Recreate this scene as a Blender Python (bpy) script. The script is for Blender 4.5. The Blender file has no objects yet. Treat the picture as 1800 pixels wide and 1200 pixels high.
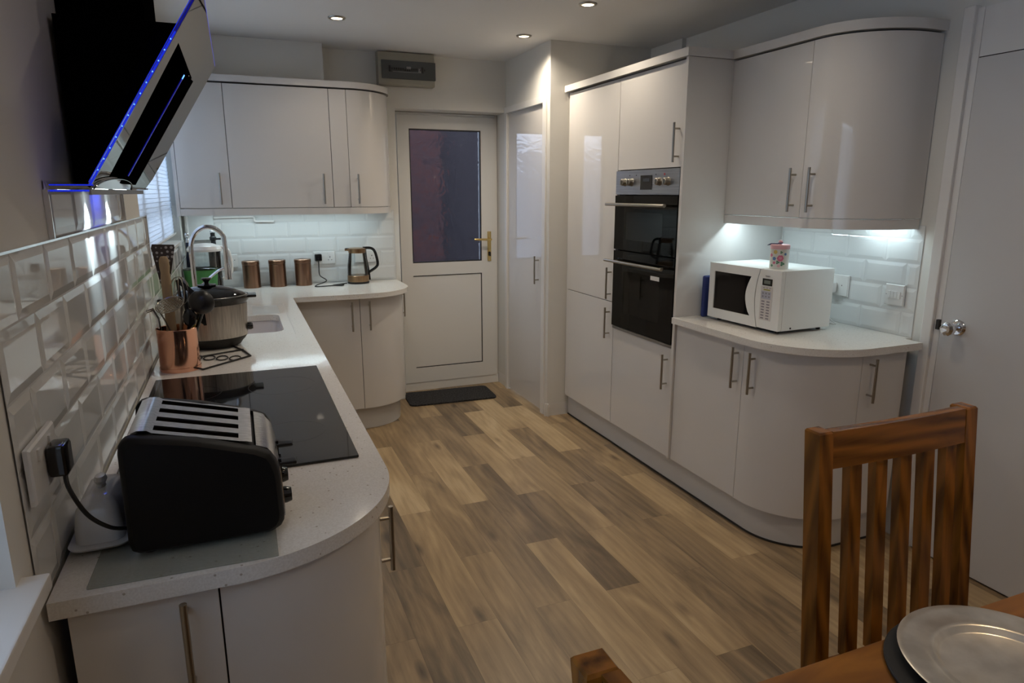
import bpy, bmesh, math, random
from mathutils import Vector, Matrix
random.seed(7)
scene = bpy.context.scene
COL = scene.collection

# ------------------------------------------------------------------ camera
cam_d = bpy.data.cameras.new('camera'); cam = bpy.data.objects.new('camera', cam_d); COL.objects.link(cam)
cam_d.sensor_width = 36.0; cam_d.lens = 1176.2027 / 1800 * 36.0; cam_d.clip_start = 0.02; cam_d.clip_end = 100
R_ = Vector((0.927047, -0.374944, -0.000889)); U_ = Vector((0.082476, 0.201607, 0.975988)); F_ = Vector((0.365762, 0.904860, -0.217823))
m = Matrix(((R_.x, U_.x, -F_.x, 0), (R_.y, U_.y, -F_.y, 0), (R_.z, U_.z, -F_.z, 1.5224), (0, 0, 0, 1)))
cam.matrix_world = m
scene.camera = cam

# ------------------------------------------------------------------ light and exposure
scene.view_settings.view_transform = 'Standard'; scene.view_settings.look = 'None'
scene.view_settings.gamma = 1.0; scene.view_settings.exposure = 1.2; scene.view_settings.use_curve_mapping = False
W = bpy.data.worlds.new('dusk_sky'); scene.world = W; W.use_nodes = True
bg = W.node_tree.nodes['Background']; bg.inputs[0].default_value = (0.66, 0.79, 1.0, 1); bg.inputs[1].default_value = 2.0

WARM = (1.0, 0.87, 0.70); COOL = (0.74, 0.93, 1.0)
def area(name, loc, rot, sx, sy, power, color, spread=180, portal=False):
    l = bpy.data.lights.new(name, 'AREA'); l.shape = 'RECTANGLE'; l.size = sx; l.size_y = sy; l.energy = power; l.color = color
    l.spread = math.radians(spread)
    if portal: l.cycles.is_portal = True
    o = bpy.data.objects.new(name, l); o.location = loc; o.rotation_euler = rot; COL.objects.link(o); return o
def spot(name, loc, power, color, angle=100, blend=0.6, rot=(0, 0, 0), r=0.03):
    l = bpy.data.lights.new(name, 'SPOT'); l.energy = power; l.color = color; l.spot_size = math.radians(angle); l.spot_blend = blend; l.shadow_soft_size = r
    o = bpy.data.objects.new(name, l); o.location = loc; o.rotation_euler = rot; COL.objects.link(o); return o
CEIL = 2.439
DOWN = [(0.586, 3.96), (1.713, 3.222), (1.688, 3.981), (0.586, 2.55), (1.70, 1.95), (0.60, 1.20), (1.70, 0.45), (0.60, -0.40), (1.70, -1.2)]
DOWN_P = [2.0, 3.6, 7.0, 4.0, 2.6, 0.5, 4.2, 1.1, 3.2]
for i, ((x, y), p) in enumerate(zip(DOWN, DOWN_P)):
    spot('downlight_lamp', (x, y, CEIL - 0.012), p * 2.2, WARM if i < 5 else (1.0, 0.72, 0.44), 150, 0.8)
# under-cabinet LED strips
area('under_cabinet_light', (0.335, 4.600, 1.412), (0, 0, 0), 1.08, 0.012, 1.0, COOL)
area('under_cabinet_light', (2.310, 2.525, 1.400), (0, 0, math.pi / 2), 0.42, 0.012, 0.55, COOL)
area('under_cabinet_light', (2.570, 2.12, 1.400), (0, 0, math.pi / 2), 0.20, 0.012, 0.24, COOL)
# window openings
area('window_portal', (-0.62, 0.0, 1.55), (0, -math.pi / 2, 0), 1.2, 2.1, 1, (1, 1, 1), portal=True)
area('window_portal', (-0.44, 3.7, 1.7), (0, -math.pi / 2, 0), 1.0, 1.9, 1, (1, 1, 1), portal=True)

# ------------------------------------------------------------------ materials
def mat(name, col, rough=0.5, metal=0.0, **k):
    mt = bpy.data.materials.new(name); mt.use_nodes = True
    b = mt.node_tree.nodes['Principled BSDF']
    b.inputs['Base Color'].default_value = (*col, 1); b.inputs['Roughness'].default_value = rough; b.inputs['Metallic'].default_value = metal
    if 'spec' in k: b.inputs['Specular IOR Level'].default_value = k['spec']
    if 'coat' in k: b.inputs['Coat Weight'].default_value = k['coat']; b.inputs['Coat Roughness'].default_value = k.get('coatr', 0.03)
    if 'trans' in k: b.inputs['Transmission Weight'].default_value = k['trans']
    if 'ior' in k: b.inputs['IOR'].default_value = k['ior']
    if 'alpha' in k: b.inputs['Alpha'].default_value = k['alpha']
    if 'emit' in k: b.inputs['Emission Color'].default_value = (*k['emit'], 1); b.inputs['Emission Strength'].default_value = k.get('es', 1)
    return mt
def N(mt, t, **k):
    n = mt.node_tree.nodes.new(t)
    for a, v in k.items():
        if a in n.inputs: n.inputs[a].default_value = v
        else: setattr(n, a, v)
    return n
def L(mt, a, b): mt.node_tree.links.new(a, b)
def bump(mt, h, strength=0.2, dist=0.01):
    b = N(mt, 'ShaderNodeBump'); b.inputs['Strength'].default_value = strength; b.inputs['Distance'].default_value = dist
    L(mt, h, b.inputs['Height']); L(mt, b.outputs[0], mt.node_tree.nodes['Principled BSDF'].inputs['Normal'])
def objco(mt, scale=(1, 1, 1)):
    t = N(mt, 'ShaderNodeTexCoord'); mp = N(mt, 'ShaderNodeMapping'); mp.inputs['Scale'].default_value = scale
    L(mt, t.outputs['Object'], mp.inputs[0]); return mp.outputs[0]
def ramp(mt, fac, stops):
    r = N(mt, 'ShaderNodeValToRGB'); L(mt, fac, r.inputs[0]); e = r.color_ramp.elements
    e[0].position = stops[0][0]; e[0].color = (*stops[0][1], 1); e[1].position = stops[-1][0]; e[1].color = (*stops[-1][1], 1)
    for p, c in stops[1:-1]:
        x = e.new(p); x.color = (*c, 1)
    return r.outputs[0]
def base(mt): return mt.node_tree.nodes['Principled BSDF'].inputs['Base Color']

M = {}
def wallmat(name, col):
    mt = mat(name, col, 0.75)
    n = N(mt, 'ShaderNodeTexNoise'); n.inputs['Scale'].default_value = 120; L(mt, objco(mt), n.inputs['Vector']); bump(mt, n.outputs[0], 0.06, 0.002)
    return mt
M['wall'] = wallmat('painted_wall', (0.73, 0.71, 0.66))
M['ceiling'] = wallmat('painted_ceiling', (0.76, 0.75, 0.73))
M['gloss'] = mat('gloss_cabinet_white', (0.68, 0.655, 0.625), 0.035, spec=0.5)
M['edge'] = mat('carcass_gap_shade', (0.05, 0.045, 0.04), 0.6)  # carcass colour darkened to put shade into the door gaps
M['plinth'] = mat('plinth_white', (0.60, 0.59, 0.57), 0.16)
M['trim'] = mat('white_satin_trim', (0.76, 0.74, 0.71), 0.35)
M['doorw'] = mat('white_painted_door', (0.60, 0.59, 0.58), 0.45)
M['upvc'] = mat('white_upvc', (0.76, 0.75, 0.72), 0.25)
M['gap'] = mat('dark_gap', (0.02, 0.018, 0.016), 0.7)
M['gasket'] = mat('rubber_gasket', (0.012, 0.012, 0.014), 0.5)
M['tile'] = mat('white_gloss_tile', (0.70, 0.705, 0.69), 0.03)
M['grout'] = mat('pale_grout', (0.6, 0.6, 0.59), 0.8)
M['steel'] = mat('brushed_steel', (0.40, 0.37, 0.32), 0.28, 1.0)
M['chrome'] = mat('polished_chrome', (0.82, 0.83, 0.86), 0.06, 1.0)
M['mirror'] = mat('smoked_mirror_glass', (0.12, 0.118, 0.116), 0.02, 1.0)
mm_ = M['mirror']; g_ = mm_.node_tree.nodes.new('ShaderNodeBsdfGlossy'); g_.inputs[0].default_value = (0.40, 0.395, 0.385, 1); g_.inputs['Roughness'].default_value = 0.02
mm_.node_tree.links.new(g_.outputs[0], mm_.node_tree.nodes['Material Output'].inputs[0])
M['brass'] = mat('polished_brass', (0.80, 0.58, 0.22), 0.18, 1.0)
M['copper'] = mat('polished_copper', (0.80, 0.43, 0.29), 0.13, 1.0)
def brushed(name, col, rough, axis_scale):
    mt = mat(name, col, rough, 1.0)
    n = N(mt, 'ShaderNodeTexNoise'); n.inputs['Scale'].default_value = 1.0; n.inputs['Detail'].default_value = 4
    L(mt, objco(mt, axis_scale), n.inputs['Vector'])
    L(mt, ramp(mt, n.outputs[0], [(0.3, tuple(c * 0.75 for c in col)), (0.7, tuple(min(1, c * 1.15) for c in col))]), base(mt))
    bump(mt, n.outputs[0], 0.05, 0.002); return mt
M['copper_b'] = brushed('brushed_copper', (0.33, 0.195, 0.13), 0.30, (300, 300, 4))
M['bronze'] = brushed('brushed_bronze', (0.40, 0.26, 0.15), 0.30, (300, 300, 4))
M['steel_b'] = brushed('brushed_pot_steel', (0.56, 0.52, 0.46), 0.32, (220, 220, 3))
M['steel_h'] = brushed('brushed_toaster_steel', (0.66, 0.66, 0.68), 0.2, (4, 260, 260))
M['panel_steel'] = brushed('oven_panel_steel', (0.36, 0.36, 0.36), 0.33, (260, 4, 260))
M['black'] = mat('matt_black', (0.006, 0.006, 0.006), 0.55)
M['blackg'] = mat('gloss_black', (0.008, 0.008, 0.009), 0.10)
M['hobprint'] = mat('hob_print', (0.016, 0.016, 0.018), 0.1)
M['nylon'] = mat('black_nylon', (0.010, 0.010, 0.011), 0.33)
M['ovenblack'] = mat('oven_black_glass', (0.003, 0.003, 0.003), 0.03, spec=0.18)
M['hob'] = mat('black_hob_glass', (0.006, 0.006, 0.007), 0.035)
M['hoodblack'] = mat('hood_black', (0.003, 0.003, 0.003), 0.8, spec=0.0)
M['toastblack'] = mat('toaster_black_plastic', (0.004, 0.004, 0.004), 0.5, spec=0.2)
M['white_pl'] = mat('white_plastic', (0.72, 0.71, 0.69), 0.25)
M['micro'] = mat('microwave_white_enamel', (0.78, 0.78, 0.75), 0.3)
M['ceramic'] = mat('white_ceramic', (0.60, 0.60, 0.60), 0.08)
M['red'] = mat('red_mark', (0.45, 0.03, 0.02), 0.4)
M['darkdisp'] = mat('dark_display', (0.01, 0.012, 0.016), 0.12)
M['lcd'] = mat('display_lcd', (0.10, 0.12, 0.11), 0.3, emit=(0.35, 0.5, 0.45), es=0.10)
M['blue'] = mat('navy_blue_cloth', (0.02, 0.035, 0.16), 0.7)
M['grey_btn'] = mat('grey_keys', (0.42, 0.42, 0.48), 0.5)
M['btn_ink'] = mat('key_print', (0.22, 0.20, 0.22), 0.5)
M['btn_white'] = mat('pale_keys', (0.62, 0.58, 0.55), 0.5)
M['btn_yellow'] = mat('olive_print', (0.35, 0.33, 0.08), 0.5)
M['woodut'] = mat('pale_wood_utensil', (0.42, 0.30, 0.17), 0.55)
M['yellow'] = mat('yellow_handle', (0.45, 0.34, 0.04), 0.4)
M['sink'] = mat('sink_composite', (0.74, 0.71, 0.73), 0.3)
M['plate'] = None
M['bulb'] = mat('lit_lamp', (1, 1, 1), 0.5, emit=(1.0, 0.80, 0.55), es=4)
M['led_cool'] = mat('lit_cool_lamp', (1, 1, 1), 0.5, emit=(0.8, 0.95, 1.0), es=4)
M['led_blue'] = mat('blue_led', (0.0, 0.0, 0.1), 0.3, emit=(0.01, 0.035, 1.0), es=0.25)
M['led_blue_dim'] = mat('blue_led_dim', (0.0, 0.0, 0.05), 0.3, emit=(0.006, 0.01, 1.0), es=0.07)
M['led_dot'] = mat('blue_led_dot', (0.0, 0.0, 0.1), 0.3, emit=(0.10, 0.30, 1.0), es=1.2)
def glassmat(name, col, rough=0.0, ior=1.45): return mat(name, col, rough, trans=1.0, ior=ior)
M['glass'] = glassmat('clear_glass', (0.95, 0.97, 0.97))
M['mat_glass'] = mat('glass_board', (0.30, 0.33, 0.28), 0.03, alpha=0.32)
def thinglass(name, tint, gloss, rough=0.02):
    mt = bpy.data.materials.new(name); mt.use_nodes = True; nt = mt.node_tree; nt.nodes.clear()
    o = nt.nodes.new('ShaderNodeOutputMaterial'); t = nt.nodes.new('ShaderNodeBsdfTransparent'); g = nt.nodes.new('ShaderNodeBsdfGlossy'); mx = nt.nodes.new('ShaderNodeMixShader')
    fr = nt.nodes.new('ShaderNodeFresnel'); fr.inputs[0].default_value = 1.5
    t.inputs[0].default_value = (*tint, 1); g.inputs['Roughness'].default_value = rough; g.inputs[0].default_value = (gloss, gloss, gloss, 1)
    nt.links.new(fr.outputs[0], mx.inputs[0]); nt.links.new(t.outputs[0], mx.inputs[1]); nt.links.new(g.outputs[0], mx.inputs[2]); nt.links.new(mx.outputs[0], o.inputs[0]); return mt
M['pane'] = thinglass('window_pane_glass', (0.92, 0.95, 0.97), 1.0)
M['oven_glass'] = thinglass('oven_door_glass', (0.38, 0.38, 0.38), 0.7)
M['kettle_glass'] = thinglass('kettle_glass', (0.96, 0.98, 0.98), 1.0)
M['lid_glass'] = thinglass('lid_glass', (0.45, 0.45, 0.45), 1.0)
M['green_pl'] = mat('green_container', (0.05, 0.22, 0.06), 0.35)
M['blind'] = mat('blind_slat', (0.75, 0.78, 0.82), 0.5, trans=0.0)
nb = M['blind'].node_tree; b_ = nb.nodes['Principled BSDF']; tr_ = nb.nodes.new('ShaderNodeBsdfTranslucent'); tr_.inputs[0].default_value = (0.75, 0.8, 0.85, 1)
mx_ = nb.nodes.new('ShaderNodeMixShader'); mx_.inputs[0].default_value = 0.55
nb.links.new(b_.outputs[0], mx_.inputs[1]); nb.links.new(tr_.outputs[0], mx_.inputs[2]); nb.links.new(mx_.outputs[0], nb.nodes['Material Output'].inputs[0])

# quartz worktop: warm white with fine dark and bright flecks
q = M['quartz'] = mat('speckled_white_quartz', (0.7, 0.68, 0.64), 0.10)
v = N(q, 'ShaderNodeTexVoronoi'); v.inputs['Scale'].default_value = 75; L(q, objco(q), v.inputs['Vector'])
r1 = ramp(q, v.outputs['Distance'], [(0.0, (1, 1, 1)), (0.13, (1, 1, 1)), (0.20, (0, 0, 0))])
wn = N(q, 'ShaderNodeSeparateColor'); L(q, v.outputs['Color'], wn.inputs[0])
gt = N(q, 'ShaderNodeMath', operation='GREATER_THAN'); L(q, wn.outputs[0], gt.inputs[0]); gt.inputs[1].default_value = 0.72
mu = N(q, 'ShaderNodeMath', operation='MULTIPLY'); L(q, gt.outputs[0], mu.inputs[0]); L(q, r1, mu.inputs[1])
mxc = N(q, 'ShaderNodeMix', data_type='RGBA'); L(q, mu.outputs[0], mxc.inputs[0])
n2 = N(q, 'ShaderNodeTexNoise'); n2.inputs['Scale'].default_value = 260; L(q, objco(q), n2.inputs['Vector'])
L(q, ramp(q, n2.outputs[0], [(0.35, (0.70, 0.67, 0.62)), (0.65, (0.78, 0.755, 0.71))]), mxc.inputs[6]); mxc.inputs[7].default_value = (0.42, 0.37, 0.31, 1)
L(q, mxc.outputs[2], base(q))

# oak-effect vinyl planks: tone and seed per plank come from mesh attributes
f = M['floor'] = mat('oak_vinyl_planks', (0.3, 0.22, 0.15), 0.38)
at = N(f, 'ShaderNodeAttribute', attribute_name='tone'); sd = N(f, 'ShaderNodeAttribute', attribute_name='seed')
tc = N(f, 'ShaderNodeTexCoord'); sep = N(f, 'ShaderNodeSeparateXYZ'); L(f, tc.outputs['Object'], sep.inputs[0])
ma = N(f, 'ShaderNodeMath', operation='MULTIPLY_ADD'); L(f, sd.outputs['Fac'], ma.inputs[0]); ma.inputs[1].default_value = 37.0; L(f, sep.outputs[0], ma.inputs[2])
cb = N(f, 'ShaderNodeCombineXYZ'); L(f, ma.outputs[0], cb.inputs[0]); L(f, sep.outputs[1], cb.inputs[1])
mp1 = N(f, 'ShaderNodeMapping'); mp1.inputs['Scale'].default_value = (9, 1.5, 1); L(f, cb.outputs[0], mp1.inputs[0])
g1 = N(f, 'ShaderNodeTexNoise'); g1.inputs['Scale'].default_value = 1.0; g1.inputs['Detail'].default_value = 5; g1.inputs['Distortion'].default_value = 1.2; L(f, mp1.outputs[0], g1.inputs['Vector'])
mp2 = N(f, 'ShaderNodeMapping'); mp2.inputs['Scale'].default_value = (130, 7, 1); L(f, cb.outputs[0], mp2.inputs[0])
g2 = N(f, 'ShaderNodeTexNoise'); g2.inputs['Scale'].default_value = 1.0; g2.inputs['Detail'].default_value = 3; L(f, mp2.outputs[0], g2.inputs['Vector'])
mp3 = N(f, 'ShaderNodeMapping'); mp3.inputs['Scale'].default_value = (5.5, 1.0, 1); L(f, cb.outputs[0], mp3.inputs[0])
wv = N(f, 'ShaderNodeTexWave', bands_direction='X'); wv.inputs['Scale'].default_value = 1.6; wv.inputs['Distortion'].default_value = 9; wv.inputs['Detail'].default_value = 3; wv.inputs['Detail Scale'].default_value = 0.7; L(f, mp3.outputs[0], wv.inputs['Vector'])
def madd(a, k, c):
    n = N(f, 'ShaderNodeMath', operation='MULTIPLY_ADD'); L(f, a, n.inputs[0]); n.inputs[1].default_value = k
    if isinstance(c, float): n.inputs[2].default_value = c
    else: L(f, c, n.inputs[2])
    return n.outputs[0]
s_ = madd(at.outputs['Fac'], 0.62, -0.40); s_ = madd(g1.outputs[0], 0.95, s_); s_ = madd(g2.outputs[0], 0.20, s_); s_ = madd(wv.outputs['Fac'], 0.07, s_)
kn = N(f, 'ShaderNodeTexVoronoi'); kn.inputs['Scale'].default_value = 1.0; mpk = N(f, 'ShaderNodeMapping'); mpk.inputs['Scale'].default_value = (6.5, 2.2, 1); L(f, cb.outputs[0], mpk.inputs[0]); L(f, mpk.outputs[0], kn.inputs['Vector'])
kr = ramp(f, kn.outputs['Distance'], [(0.0, (1, 1, 1)), (0.05, (0.7, 0.7, 0.7)), (0.16, (0, 0, 0))])
s_ = madd(kr, -0.42, s_)
L(f, ramp(f, s_, [(0.05, (0.080, 0.055, 0.032)), (0.30, (0.185, 0.130, 0.075)), (0.52, (0.32, 0.222, 0.122)), (0.75, (0.46, 0.33, 0.18)), (0.95, (0.58, 0.44, 0.26))]), base(f))
bump(f, g2.outputs[0], 0.12, 0.002)
M['floorgap'] = mat('plank_joint', (0.07, 0.05, 0.035), 0.6)

def woodmat(name, c0, c1, scale, rough=0.2):
    mt = mat(name, c0, rough, spec=0.4)
    n = N(mt, 'ShaderNodeTexNoise'); n.inputs['Scale'].default_value = 1; n.inputs['Detail'].default_value = 5; n.inputs['Distortion'].default_value = 1.5; L(mt, objco(mt, scale), n.inputs['Vector'])
    n2 = N(mt, 'ShaderNodeTexWave', bands_direction='DIAGONAL'); n2.inputs['Scale'].default_value = 0.6; n2.inputs['Distortion'].default_value = 7; n2.inputs['Detail'].default_value = 2; L(mt, objco(mt, scale), n2.inputs['Vector'])
    a = N(mt, 'ShaderNodeMath', operation='MULTIPLY_ADD'); L(mt, n2.outputs['Fac'], a.inputs[0]); a.inputs[1].default_value = 0.3; 
    sc = N(mt, 'ShaderNodeMath', operation='MULTIPLY'); L(mt, n.outputs[0], sc.inputs[0]); sc.inputs[1].default_value = 0.8; L(mt, sc.outputs[0], a.inputs[2])
    L(mt, ramp(mt, a.outputs[0], [(0.25, c0), (0.75, c1)]), base(mt)); bump(mt, n.outputs[0], 0.05, 0.002); return mt
M['chair'] = woodmat('dark_honey_wood', (0.055, 0.019, 0.003), (0.30, 0.112, 0.016), (22, 22, 3))
M['chairh'] = woodmat('dark_honey_wood_rail', (0.055, 0.019, 0.003), (0.30, 0.112, 0.016), (3, 22, 22))
M['table'] = woodmat('honey_table_wood', (0.13, 0.045, 0.008), (0.33, 0.135, 0.022), (2.5, 16, 16), 0.3)

# doormat, polka dots, tin, slate, plate
dm = M['doormat'] = mat('dark_doormat', (0.02, 0.02, 0.022), 0.95); n = N(dm, 'ShaderNodeTexNoise'); n.inputs['Scale'].default_value = 90; L(dm, objco(dm), n.inputs['Vector'])
L(dm, ramp(dm, n.outputs[0], [(0.4, (0.012, 0.012, 0.013)), (0.7, (0.05, 0.05, 0.055))]), base(dm)); bump(dm, n.outputs[0], 1.0, 0.01)
pk = M['polka'] = mat('polka_dot_melamine', (0.07, 0.05, 0.04), 0.35); v = N(pk, 'ShaderNodeTexVoronoi'); v.inputs['Scale'].default_value = 62; v.inputs['Randomness'].default_value = 0.35; L(pk, objco(pk, (1, 0.0, 1)), v.inputs['Vector'])
L(pk, ramp(pk, v.outputs['Distance'], [(0.0, (0.55, 0.52, 0.5)), (0.25, (0.55, 0.52, 0.5)), (0.33, (0.06, 0.042, 0.035))]), base(pk))
pl = M['plate'] = mat('aged_silver_plate', (0.50, 0.46, 0.40), 0.30, 0.75); n = N(pl, 'ShaderNodeTexNoise'); n.inputs['Scale'].default_value = 18; n.inputs['Detail'].default_value = 8; L(pl, objco(pl), n.inputs['Vector'])
L(pl, ramp(pl, n.outputs[0], [(0.35, (0.58, 0.54, 0.47)), (0.65, (0.76, 0.72, 0.64))]), base(pl)); bump(pl, n.outputs[0], 0.08, 0.002)
M['slate'] = mat('black_placemat', (0.012, 0.014, 0.016), 0.6)
tn = M['tin'] = mat('cream_tin', (0.66, 0.66, 0.60), 0.35)
M['pink'] = mat('rose_pink_print', (0.62, 0.15, 0.26), 0.4); M['pinkpale'] = mat('pale_pink_print', (0.72, 0.42, 0.45), 0.4); M['leaf'] = mat('leaf_green_print', (0.08, 0.22, 0.13), 0.4)
M['bluep'] = mat('blue_flower_print', (0.10, 0.22, 0.45), 0.4); M['yellowp'] = mat('yellow_flower_print', (0.62, 0.45, 0.12), 0.4); M['navyrib'] = mat('navy_ribbon', (0.03, 0.02, 0.10), 0.6)
# obscure glass of the back door
og = M['obscure'] = bpy.data.materials.new('obscure_patterned_glass'); og.use_nodes = True
b_ = og.node_tree.nodes['Principled BSDF']; b_.inputs['Transmission Weight'].default_value = 1.0; b_.inputs['Roughness'].default_value = 0.12; b_.inputs['IOR'].default_value = 1.25; b_.inputs['Base Color'].default_value = (0.68, 0.68, 0.72, 1)
w1 = N(og, 'ShaderNodeTexWave', wave_type='RINGS'); w1.inputs['Scale'].default_value = 9; w1.inputs['Distortion'].default_value = 12; w1.inputs['Detail'].default_value = 1; w1.inputs['Detail Scale'].default_value = 1.6; L(og, objco(og), w1.inputs['Vector'])
bump(og, w1.outputs['Fac'], 0.40, 0.006)
# exterior
br = M['brick'] = mat('red_brick', (0.3, 0.1, 0.07), 0.9); bt = N(br, 'ShaderNodeTexBrick'); bt.inputs['Color1'].default_value = (0.060, 0.013, 0.008, 1); bt.inputs['Color2'].default_value = (0.022, 0.008, 0.009, 1); bt.inputs['Mortar'].default_value = (0.04, 0.03, 0.035, 1); bt.inputs['Scale'].default_value = 4.5
tcb = N(br, 'ShaderNodeTexCoord'); mb_ = N(br, 'ShaderNodeMapping'); mb_.inputs['Rotation'].default_value = (math.pi / 2, 0, 0); L(br, tcb.outputs['Object'], mb_.inputs[0]); L(br, mb_.outputs[0], bt.inputs['Vector']); L(br, bt.outputs[0], base(br))
M['shed'] = mat('dark_fence_wood', (0.014, 0.010, 0.013), 0.9); M['paving'] = mat('outdoor_paving', (0.12, 0.12, 0.12), 0.9)

# ------------------------------------------------------------------ mesh helpers
ORG = {}
class MB:
    def __init__(s): s.bm = bmesh.new(); s.T = Matrix.Identity(4)
    def setT(s, T): s.T = T; return s
    def _v(s, p): return s.bm.verts.new(s.T @ Vector(p))
    def box(s, x0, x1, y0, y1, z0, z1, bev=0.0, seg=2):
        vs = [s._v((x, y, z)) for x in (x0, x1) for y in (y0, y1) for z in (z0, z1)]
        fs = [s.bm.faces.new([vs[i] for i in q]) for q in ((0, 1, 3, 2), (4, 6, 7, 5), (0, 4, 5, 1), (2, 3, 7, 6), (0, 2, 6, 4), (1, 5, 7, 3))]
        if bev:
            es = list({e for f_ in fs for e in f_.edges}); bmesh.ops.bevel(s.bm, geom=es, offset=bev, segments=seg, affect='EDGES', clamp_overlap=True, profile=0.5)
        return s
    def prism(s, pts, z0, z1, bev=0.0):
        lo = [s._v((p[0], p[1], z0)) for p in pts]; hi = [s._v((p[0], p[1], z1)) for p in pts]; n = len(pts)
        fs = [s.bm.faces.new(lo[::-1]), s.bm.faces.new(hi)]
        for i in range(n): fs.append(s.bm.faces.new([lo[i], lo[(i + 1) % n], hi[(i + 1) % n], hi[i]]))
        if bev:
            es = list(fs[1].edges) + list(fs[0].edges); bmesh.ops.bevel(s.bm, geom=es, offset=bev, segments=2, affect='EDGES', clamp_overlap=True)
        return s
    def prism_ax(s, pts, a0, a1, axis):
        """pts are (h, z) pairs; axis 'y': h is x, extruded a0..a1 along y; axis 'x': h is y, extruded along x"""
        f_ = (lambda p, a: (p[0], a, p[1])) if axis == 'y' else (lambda p, a: (a, p[0], p[1]))
        lo = [s._v(f_(p, a0)) for p in pts]; hi = [s._v(f_(p, a1)) for p in pts]; n = len(pts)
        s.bm.faces.new(lo[::-1]); s.bm.faces.new(hi)
        for i in range(n): s.bm.faces.new([lo[i], lo[(i + 1) % n], hi[(i + 1) % n], hi[i]])
        return s
    def tube(s, path, r, n=10, closed=False, cap=True):
        P = [Vector(p) for p in path]; rings = []; rr = r if isinstance(r, (list, tuple)) else [r] * len(P)
        prev = None
        for i, p in enumerate(P):
            if closed: t = P[(i + 1) % len(P)] - P[i - 1]
            elif i == 0: t = P[1] - P[0]
            elif i == len(P) - 1: t = P[-1] - P[-2]
            else: t = (P[i + 1] - p).normalized() + (p - P[i - 1]).normalized()
            if t.length < 1e-9: t = Vector((0, 0, 1))
            t.normalize()
            if prev is None:
                a = Vector((0, 0, 1)) if abs(t.z) < 0.9 else Vector((1, 0, 0)); u = t.cross(a).normalized()
            else: u = (prev - t * prev.dot(t)).normalized()
            prev = u; w = t.cross(u)
            rings.append([s._v(p + (u * math.cos(2 * math.pi * k / n) + w * math.sin(2 * math.pi * k / n)) * rr[i]) for k in range(n)])
        m_ = len(rings)
        for i in range(m_ if closed else m_ - 1):
            A, B = rings[i], rings[(i + 1) % m_]
            for k in range(n): s.bm.faces.new([A[k], A[(k + 1) % n], B[(k + 1) % n], B[k]])
        if cap and not closed: s.bm.faces.new(rings[0][::-1]); s.bm.faces.new(rings[-1])
        return s
    def lathe(s, c, prof, n=32, sx=1.0, sy=1.0, axis='z'):
        """prof: list of (r, h) about axis through c; r = 0 makes a pole"""
        def P(r, h, a):
            u, v_ = r * math.cos(a) * sx, r * math.sin(a) * sy
            if axis == 'z': return (c[0] + u, c[1] + v_, c[2] + h)
            if axis == 'x': return (c[0] + h, c[1] + u, c[2] + v_)
            return (c[0] + u, c[1] + h, c[2] + v_)
        rings = []
        for r, h in prof:
            if r < 1e-6: rings.append([s._v(P(0, h, 0))])
            else: rings.append([s._v(P(r, h, 2 * math.pi * k / n)) for k in range(n)])
        for A, B in zip(rings, rings[1:]):
            for k in range(n):
                k2 = (k + 1) % n
                if len(A) == 1 and len(B) == 1: continue
                if len(A) == 1: s.bm.faces.new([A[0], B[k2], B[k]])
                elif len(B) == 1: s.bm.faces.new([A[k], A[k2], B[0]])
                else: s.bm.faces.new([A[k], A[k2], B[k2], B[k]])
        return s
    def cyl(s, c, r, h, n=24, axis='z', bev=0.0):
        if bev: return s.lathe(c, [(0, 0), (r - bev, 0), (r, bev), (r, h - bev), (r - bev, h), (0, h)], n, axis=axis)
        return s.lathe(c, [(0, 0), (r, 0), (r, h), (0, h)], n, axis=axis)
    def build(s, name, mt, parent=None, smooth=35, weld=False):
        bm = s.bm
        if weld: bmesh.ops.remove_doubles(bm, verts=bm.verts, dist=1e-5)
        bmesh.ops.recalc_face_normals(bm, faces=bm.faces)
        off = ORG.get(parent, Vector((0, 0, 0))) if parent else Vector((0, 0, 0))
        for v_ in bm.verts: v_.co -= off
        me = bpy.data.meshes.new(name); bm.to_mesh(me); bm.free()
        me.materials.append(mt if not isinstance(mt, str) else M[mt])
        o = bpy.data.objects.new(name, me); COL.objects.link(o)
        if smooth:
            for p in me.polygons: p.use_smooth = True
            try: me.set_sharp_from_angle(angle=math.radians(smooth))
            except Exception: pass
            if len(me.polygons) < 400:
                wn_m = o.modifiers.new('weighted_normal', 'WEIGHTED_NORMAL'); wn_m.weight = 100; wn_m.keep_sharp = True; wn_m.mode = 'FACE_AREA'
        if parent: o.parent = parent; ORG[o] = off
        return o
def tag(o, label=None, cat=None, group=None, kind=None):
    if label: o['label'] = label
    if cat: o['category'] = cat
    if group: o['group'] = group
    if kind: o['kind'] = kind
    return o
def thing(name, loc, label, cat, group=None, kind=None):
    o = bpy.data.objects.new(name, None); o.location = loc; o.empty_display_size = 0.05; COL.objects.link(o); ORG[o] = Vector(loc)
    return tag(o, label, cat, group, kind)
def copy_tree(o, parent=None):
    c = o.copy(); COL.objects.link(c)
    if parent: c.parent = parent
    for ch in list(o.children): copy_tree(ch, c)
    return c
def arc(cx, cy, r, a0, a1, n=16): return [(cx + r * math.cos(math.radians(a0 + (a1 - a0) * i / n)), cy + r * math.sin(math.radians(a0 + (a1 - a0) * i / n))) for i in range(n + 1)]
def offset(path, t):
    """shift a 2D polyline to its left by t"""
    out = []
    for i, p in enumerate(path):
        a = Vector(path[max(0, i - 1)]); b = Vector(path[min(len(path) - 1, i + 1)]); d = (b - a).normalized(); nrm = Vector((-d.y, d.x)); 
        k = 1.0
        if 0 < i < len(path) - 1:
            d1 = (Vector(p) - a).normalized(); n1 = Vector((-d1.y, d1.x)); c_ = max(0.5, n1.dot(nrm)); k = 1 / c_
        out.append((p[0] + nrm.x * t * k, p[1] + nrm.y * t * k))
    return out
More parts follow.
